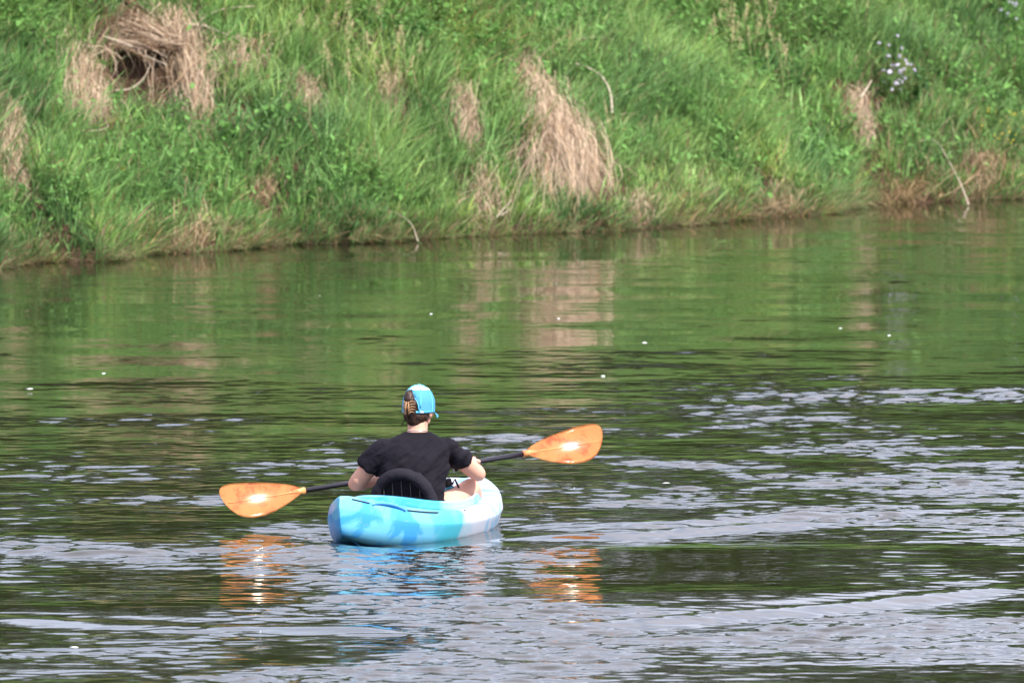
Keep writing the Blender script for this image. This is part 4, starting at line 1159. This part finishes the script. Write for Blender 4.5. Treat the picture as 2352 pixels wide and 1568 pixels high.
pts = [Vector((p_.x * (1 - 0.3 * max(0, p_.z - 0.03) / 0.06), p_.y + 0.35 * max(0, p_.z - 0.02), p_.z)) for p_ in pts]
link('opening_trim', to_head(tube_mesh('opening_trim', pts, 0.0035, 6)), CAPT, cap)
bm = bmesh.new(); ellipsoid(bm, (0, 0.002, 0.124), (0.008, 0.008, 0.004), u=12, v=8); link('button', to_head(finish(bm, 'button')), CAPT, cap)
bm = bmesh.new(); rb = []
for i in range(7):
    f = i / 6; row = []
    for j in range(17):
        a = -1 + 2 * j / 16; az = math.pi + a * 1.02
        e = capp(az, -0.022, 1.0); out = 0.068 * f * math.sqrt(max(0, 1 - a * a * 0.92))
        row.append(bm.verts.new((e.x * (1 + 0.08 * f), e.y + out, e.z + 0.002 - 0.016 * f - 0.016 * a * a * (0.5 + f))))
    rb.append(row)
for i in range(6):
    for j in range(16): bm.faces.new((rb[i][j], rb[i][j + 1], rb[i + 1][j + 1], rb[i + 1][j]))
bmesh.ops.solidify(bm, geom=bm.faces[:], thickness=0.004)
link('brim', to_head(finish(bm, 'brim')), CAPT, cap)
bm = bmesh.new(); e = capp(0.72, -0.022, 1.0)
tg = Matrix.Rotation(0.72, 3, 'Z')
box(bm, e * 1.02, (0.016, 0.003, 0.010), tg)
link('label', to_head(finish(bm, 'label', False)), principled('cap_label', (0.10, 0.14, 0.35), 0.6, noise=((0.7, 0.75, 0.85), 160, 0.45, 0.55)), cap)

# ------------------------------------------------------------------ paddle
def blade_material():
    m = principled('orange_blade', (0.68, 0.285, 0.105), 0.09, 0.35, noise=((0.66, 0.33, 0.125), 5, 0.35, 0.7))
    nt = m.node_tree; b = nt.nodes['Principled BSDF']; src = b.inputs['Base Color'].links[0].from_socket
    tc = nt.nodes.new('ShaderNodeTexCoord'); n = nt.nodes.new('ShaderNodeTexNoise'); n.inputs['Scale'].default_value = 11; n.inputs['Detail'].default_value = 8; n.inputs['Roughness'].default_value = 0.7
    r = nt.nodes.new('ShaderNodeMapRange'); r.inputs['From Min'].default_value = 0.50; r.inputs['From Max'].default_value = 0.64; r.inputs['To Max'].default_value = 0.7
    x = nt.nodes.new('ShaderNodeMix'); x.data_type = 'RGBA'; x.inputs[7].default_value = (0.42, 0.085, 0.045, 1)
    nt.links.new(tc.outputs['Object'], n.inputs['Vector']); nt.links.new(n.outputs['Fac'], r.inputs['Value']); nt.links.new(r.outputs['Result'], x.inputs['Factor'])
    nt.links.new(src, x.inputs[6]); nt.links.new(x.outputs[2], b.inputs['Base Color'])
    t = nt.nodes.new('ShaderNodeBsdfTranslucent'); mx = nt.nodes.new('ShaderNodeMixShader'); mx.inputs[0].default_value = 0.12; out = nt.nodes['Material Output']
    nt.links.new(x.outputs[2], t.inputs['Color']); nt.links.new(b.outputs['BSDF'], mx.inputs[1]); nt.links.new(t.outputs['BSDF'], mx.inputs[2]); nt.links.new(mx.outputs['Shader'], out.inputs['Surface'])
    return m
BLADE = blade_material()
SHAFT = principled('black_shaft', (0.006, 0.004, 0.010), 0.34, 0.7)
MID = (PL + PR) / 2
paddle = empty('paddle', Vector((KX, KY, 0)) + MID)
tag(paddle, 'double bladed paddle with black shaft and scuffed orange blades', 'paddle')
rl, rr = PL.lerp(PR, 0.205), PL.lerp(PR, 0.80)
link('shaft', tube_mesh('shaft', [rl - AX * 0.03 - MID, rl.lerp(rr, .33) - MID, rl.lerp(rr, .66) - MID, rr + AX * 0.03 - MID], 0.0138, 20), SHAFT, paddle)
HV = (sv + Vector((0, -1, 0.07)).normalized()).normalized()
NB = (HV - AX * HV.dot(AX)).normalized()            # the face of the blades
UB = NB.cross(AX) if NB.cross(AX).z > 0 else -NB.cross(AX)
OUT = [(0.0, 0.016, -0.016), (0.03, 0.034, -0.030), (0.07, 0.052, -0.050), (0.12, 0.068, -0.072), (0.18, 0.083, -0.092), (0.24, 0.094, -0.105), (0.30, 0.102, -0.108), (0.345, 0.106, -0.099), (0.385, 0.107, -0.078),
       (0.415, 0.103, -0.045), (0.435, 0.095, -0.012), (0.448, 0.082, 0.02), (0.455, 0.062, 0.05)]
for root_, sg in ((rl, -1), (rr, 1)):
    bm = bmesh.new(); grid = []
    for (a, hi, lo) in OUT:
        row = []
        for j in range(13):
            q = j / 12; w = lo + (hi - lo) * q
            dish = 0.9 * w * w + 0.022 * ((a - 0.24) / 0.24) ** 2
            row.append(bm.verts.new(root_ + AX * (sg * a) + UB * w + NB * (dish * 0.8 - 0.006) - MID))
        grid.append(row)
    for i in range(len(grid) - 1):
        for j in range(12): bm.faces.new((grid[i][j], grid[i][j + 1], grid[i + 1][j + 1], grid[i + 1][j]))
    bmesh.ops.solidify(bm, geom=bm.faces[:], thickness=0.005)
    bl = link('blade', finish(bm, 'blade'), BLADE, paddle)
    rp = [root_ + AX * (sg * a) + NB * (0.0176 * ((a - 0.24) / 0.24) ** 2 - 0.0045) - MID for a in np.linspace(0.03, 0.42, 12)]
    link('rib', tube_mesh('rib', rp, [0.0035 * (1 - 0.5 * q / 12) for q in range(12)], 8), BLADE, bl)
    bm = bmesh.new(); tube(bm, [root_ - AX * (sg * 0.022) - MID, root_ + AX * (sg * 0.02) - MID, root_ + AX * (sg * 0.07) - NB * 0.002 - MID], [0.0185, 0.018, 0.006], 14)
    link('blade_socket', finish(bm, 'blade_socket'), BLADE, bl)
for x in (-0.215, 0.44):
    c = on_shaft(x) - MID
    if x > 0: c = on_shaft(0.285 if False else 0.25) - MID
    bm = bmesh.new(); tube(bm, [c - AX * 0.016, c - AX * 0.012, c + AX * 0.002, c + AX * 0.012], [0.017, 0.034, 0.036, 0.018], 20)
    link('drip_ring', finish(bm, 'drip_ring'), BLACKP, paddle)

# teal bottle in a dark sleeve, tucked beside the paddler's right hip
bt = empty('water_bottle', Vector((KX, KY, 0)) + Vector((0.235, 0.26, 0.12)))
tag(bt, 'teal bottle in a dark sleeve between the paddler and the bent knee', 'bottle')
ax = Vector((-0.25, -0.1, 1)).normalized()
bm = bmesh.new(); tube(bm, [ax * -0.14, ax * -0.13, ax * 0.08, ax * 0.10], [0.030, 0.036, 0.036, 0.022], 18)
link('bottle_body', finish(bm, 'bottle_body'), principled('teal_metal', (0.02, 0.17, 0.24), 0.25, 0.5), bt)
bm = bmesh.new(); tube(bm, [ax * 0.098, ax * 0.103, ax * 0.135, ax * 0.14], [0.020, 0.025, 0.025, 0.018], 16)
link('bottle_cap', finish(bm, 'bottle_cap'), BLACKP, bt)
bm = bmesh.new(); tube(bm, [ax * 0.11 + Vector((0.025, 0, 0)), ax * 0.14 + Vector((0.045, -0.01, 0)), ax * 0.09 + Vector((0.055, -0.01, 0)), ax * 0.03 + Vector((0.042, -0.01, 0))], 0.006, 8)
link('carry_strap', finish(bm, 'carry_strap'), BLACKP, bt)

# ------------------------------------------------------------------ foam flecks and drops
FOAM = principled('foam', (0.75, 0.78, 0.8), 0.6, 0.3)
def water_z(x, y):
    i = min(max(np.searchsorted(ys, y), 0), len(ys) - 1); j = min(max(np.searchsorted(xs, x), 0), len(xs) - 1)
    return float(Zw[i, j])
bm = bmesh.new()
FL = [(170, 1487, .10), (1480, 787, .07), (1385, 863, .06), (1930, 755, .045), (2042, 771, .035), (1283, 732, .04), (990, 720, .03), (68, 892, .08), (238, 858, .06), (1530, 1108, .07)]
for k in range(2):
    FL.append((random.uniform(0, 2352), random.triangular(600, 1150, 760), random.uniform(0.006, 0.016)))
for k in range(2):
    FL.append((random.uniform(0, 2352), random.uniform(1150, 1568), random.uniform(0.006, 0.014)))
for (u, v, w) in FL:
    w *= 0.65
    P = on_water(u, v); z_ = water_z(P[0], P[1])
    if h_xy(P[0], P[1]) > -0.02 or (abs(P[0] - KX) < 0.7 and abs(P[1] - KY) < 1.7): continue
    g = bmesh.ops.create_icosphere(bm, subdivisions=1, radius=1.0)
    bmesh.ops.transform(bm, matrix=Matrix.Translation((P[0], P[1], z_)) @ Matrix.Rotation(random.uniform(0, 3), 4, 'Z') @ Matrix.Diagonal((w * 0.5 * random.uniform(0.7, 1.3), w * 0.5 * random.uniform(0.7, 1.3), min(w * 0.2, 0.004), 1)), verts=g['verts'])
tag(link('foam_flecks', finish(bm, 'foam_flecks'), FOAM), 'tiny white foam flecks floating on the river', 'foam', kind='stuff')
DROP = principled('water_drop', (0.9, 0.95, 1.0), 0.02, 0.8); DROP.node_tree.nodes['Principled BSDF'].inputs['Transmission Weight'].default_value = 0.9
bm = bmesh.new()
for k in range(6):
    c = rr + AX * random.uniform(0.05, 0.3) - UB * 0.1; c = Vector((c.x, c.y + random.uniform(-.03, .03), random.uniform(0.03, 0.30)))
    g = bmesh.ops.create_icosphere(bm, subdivisions=1, radius=random.uniform(0.002, 0.004)); bmesh.ops.translate(bm, vec=c + Vector((KX, KY, 0)), verts=g['verts'])
tag(link('water_drops', finish(bm, 'water_drops'), DROP), 'drops of water falling from the far paddle blade', 'water drops', kind='stuff')
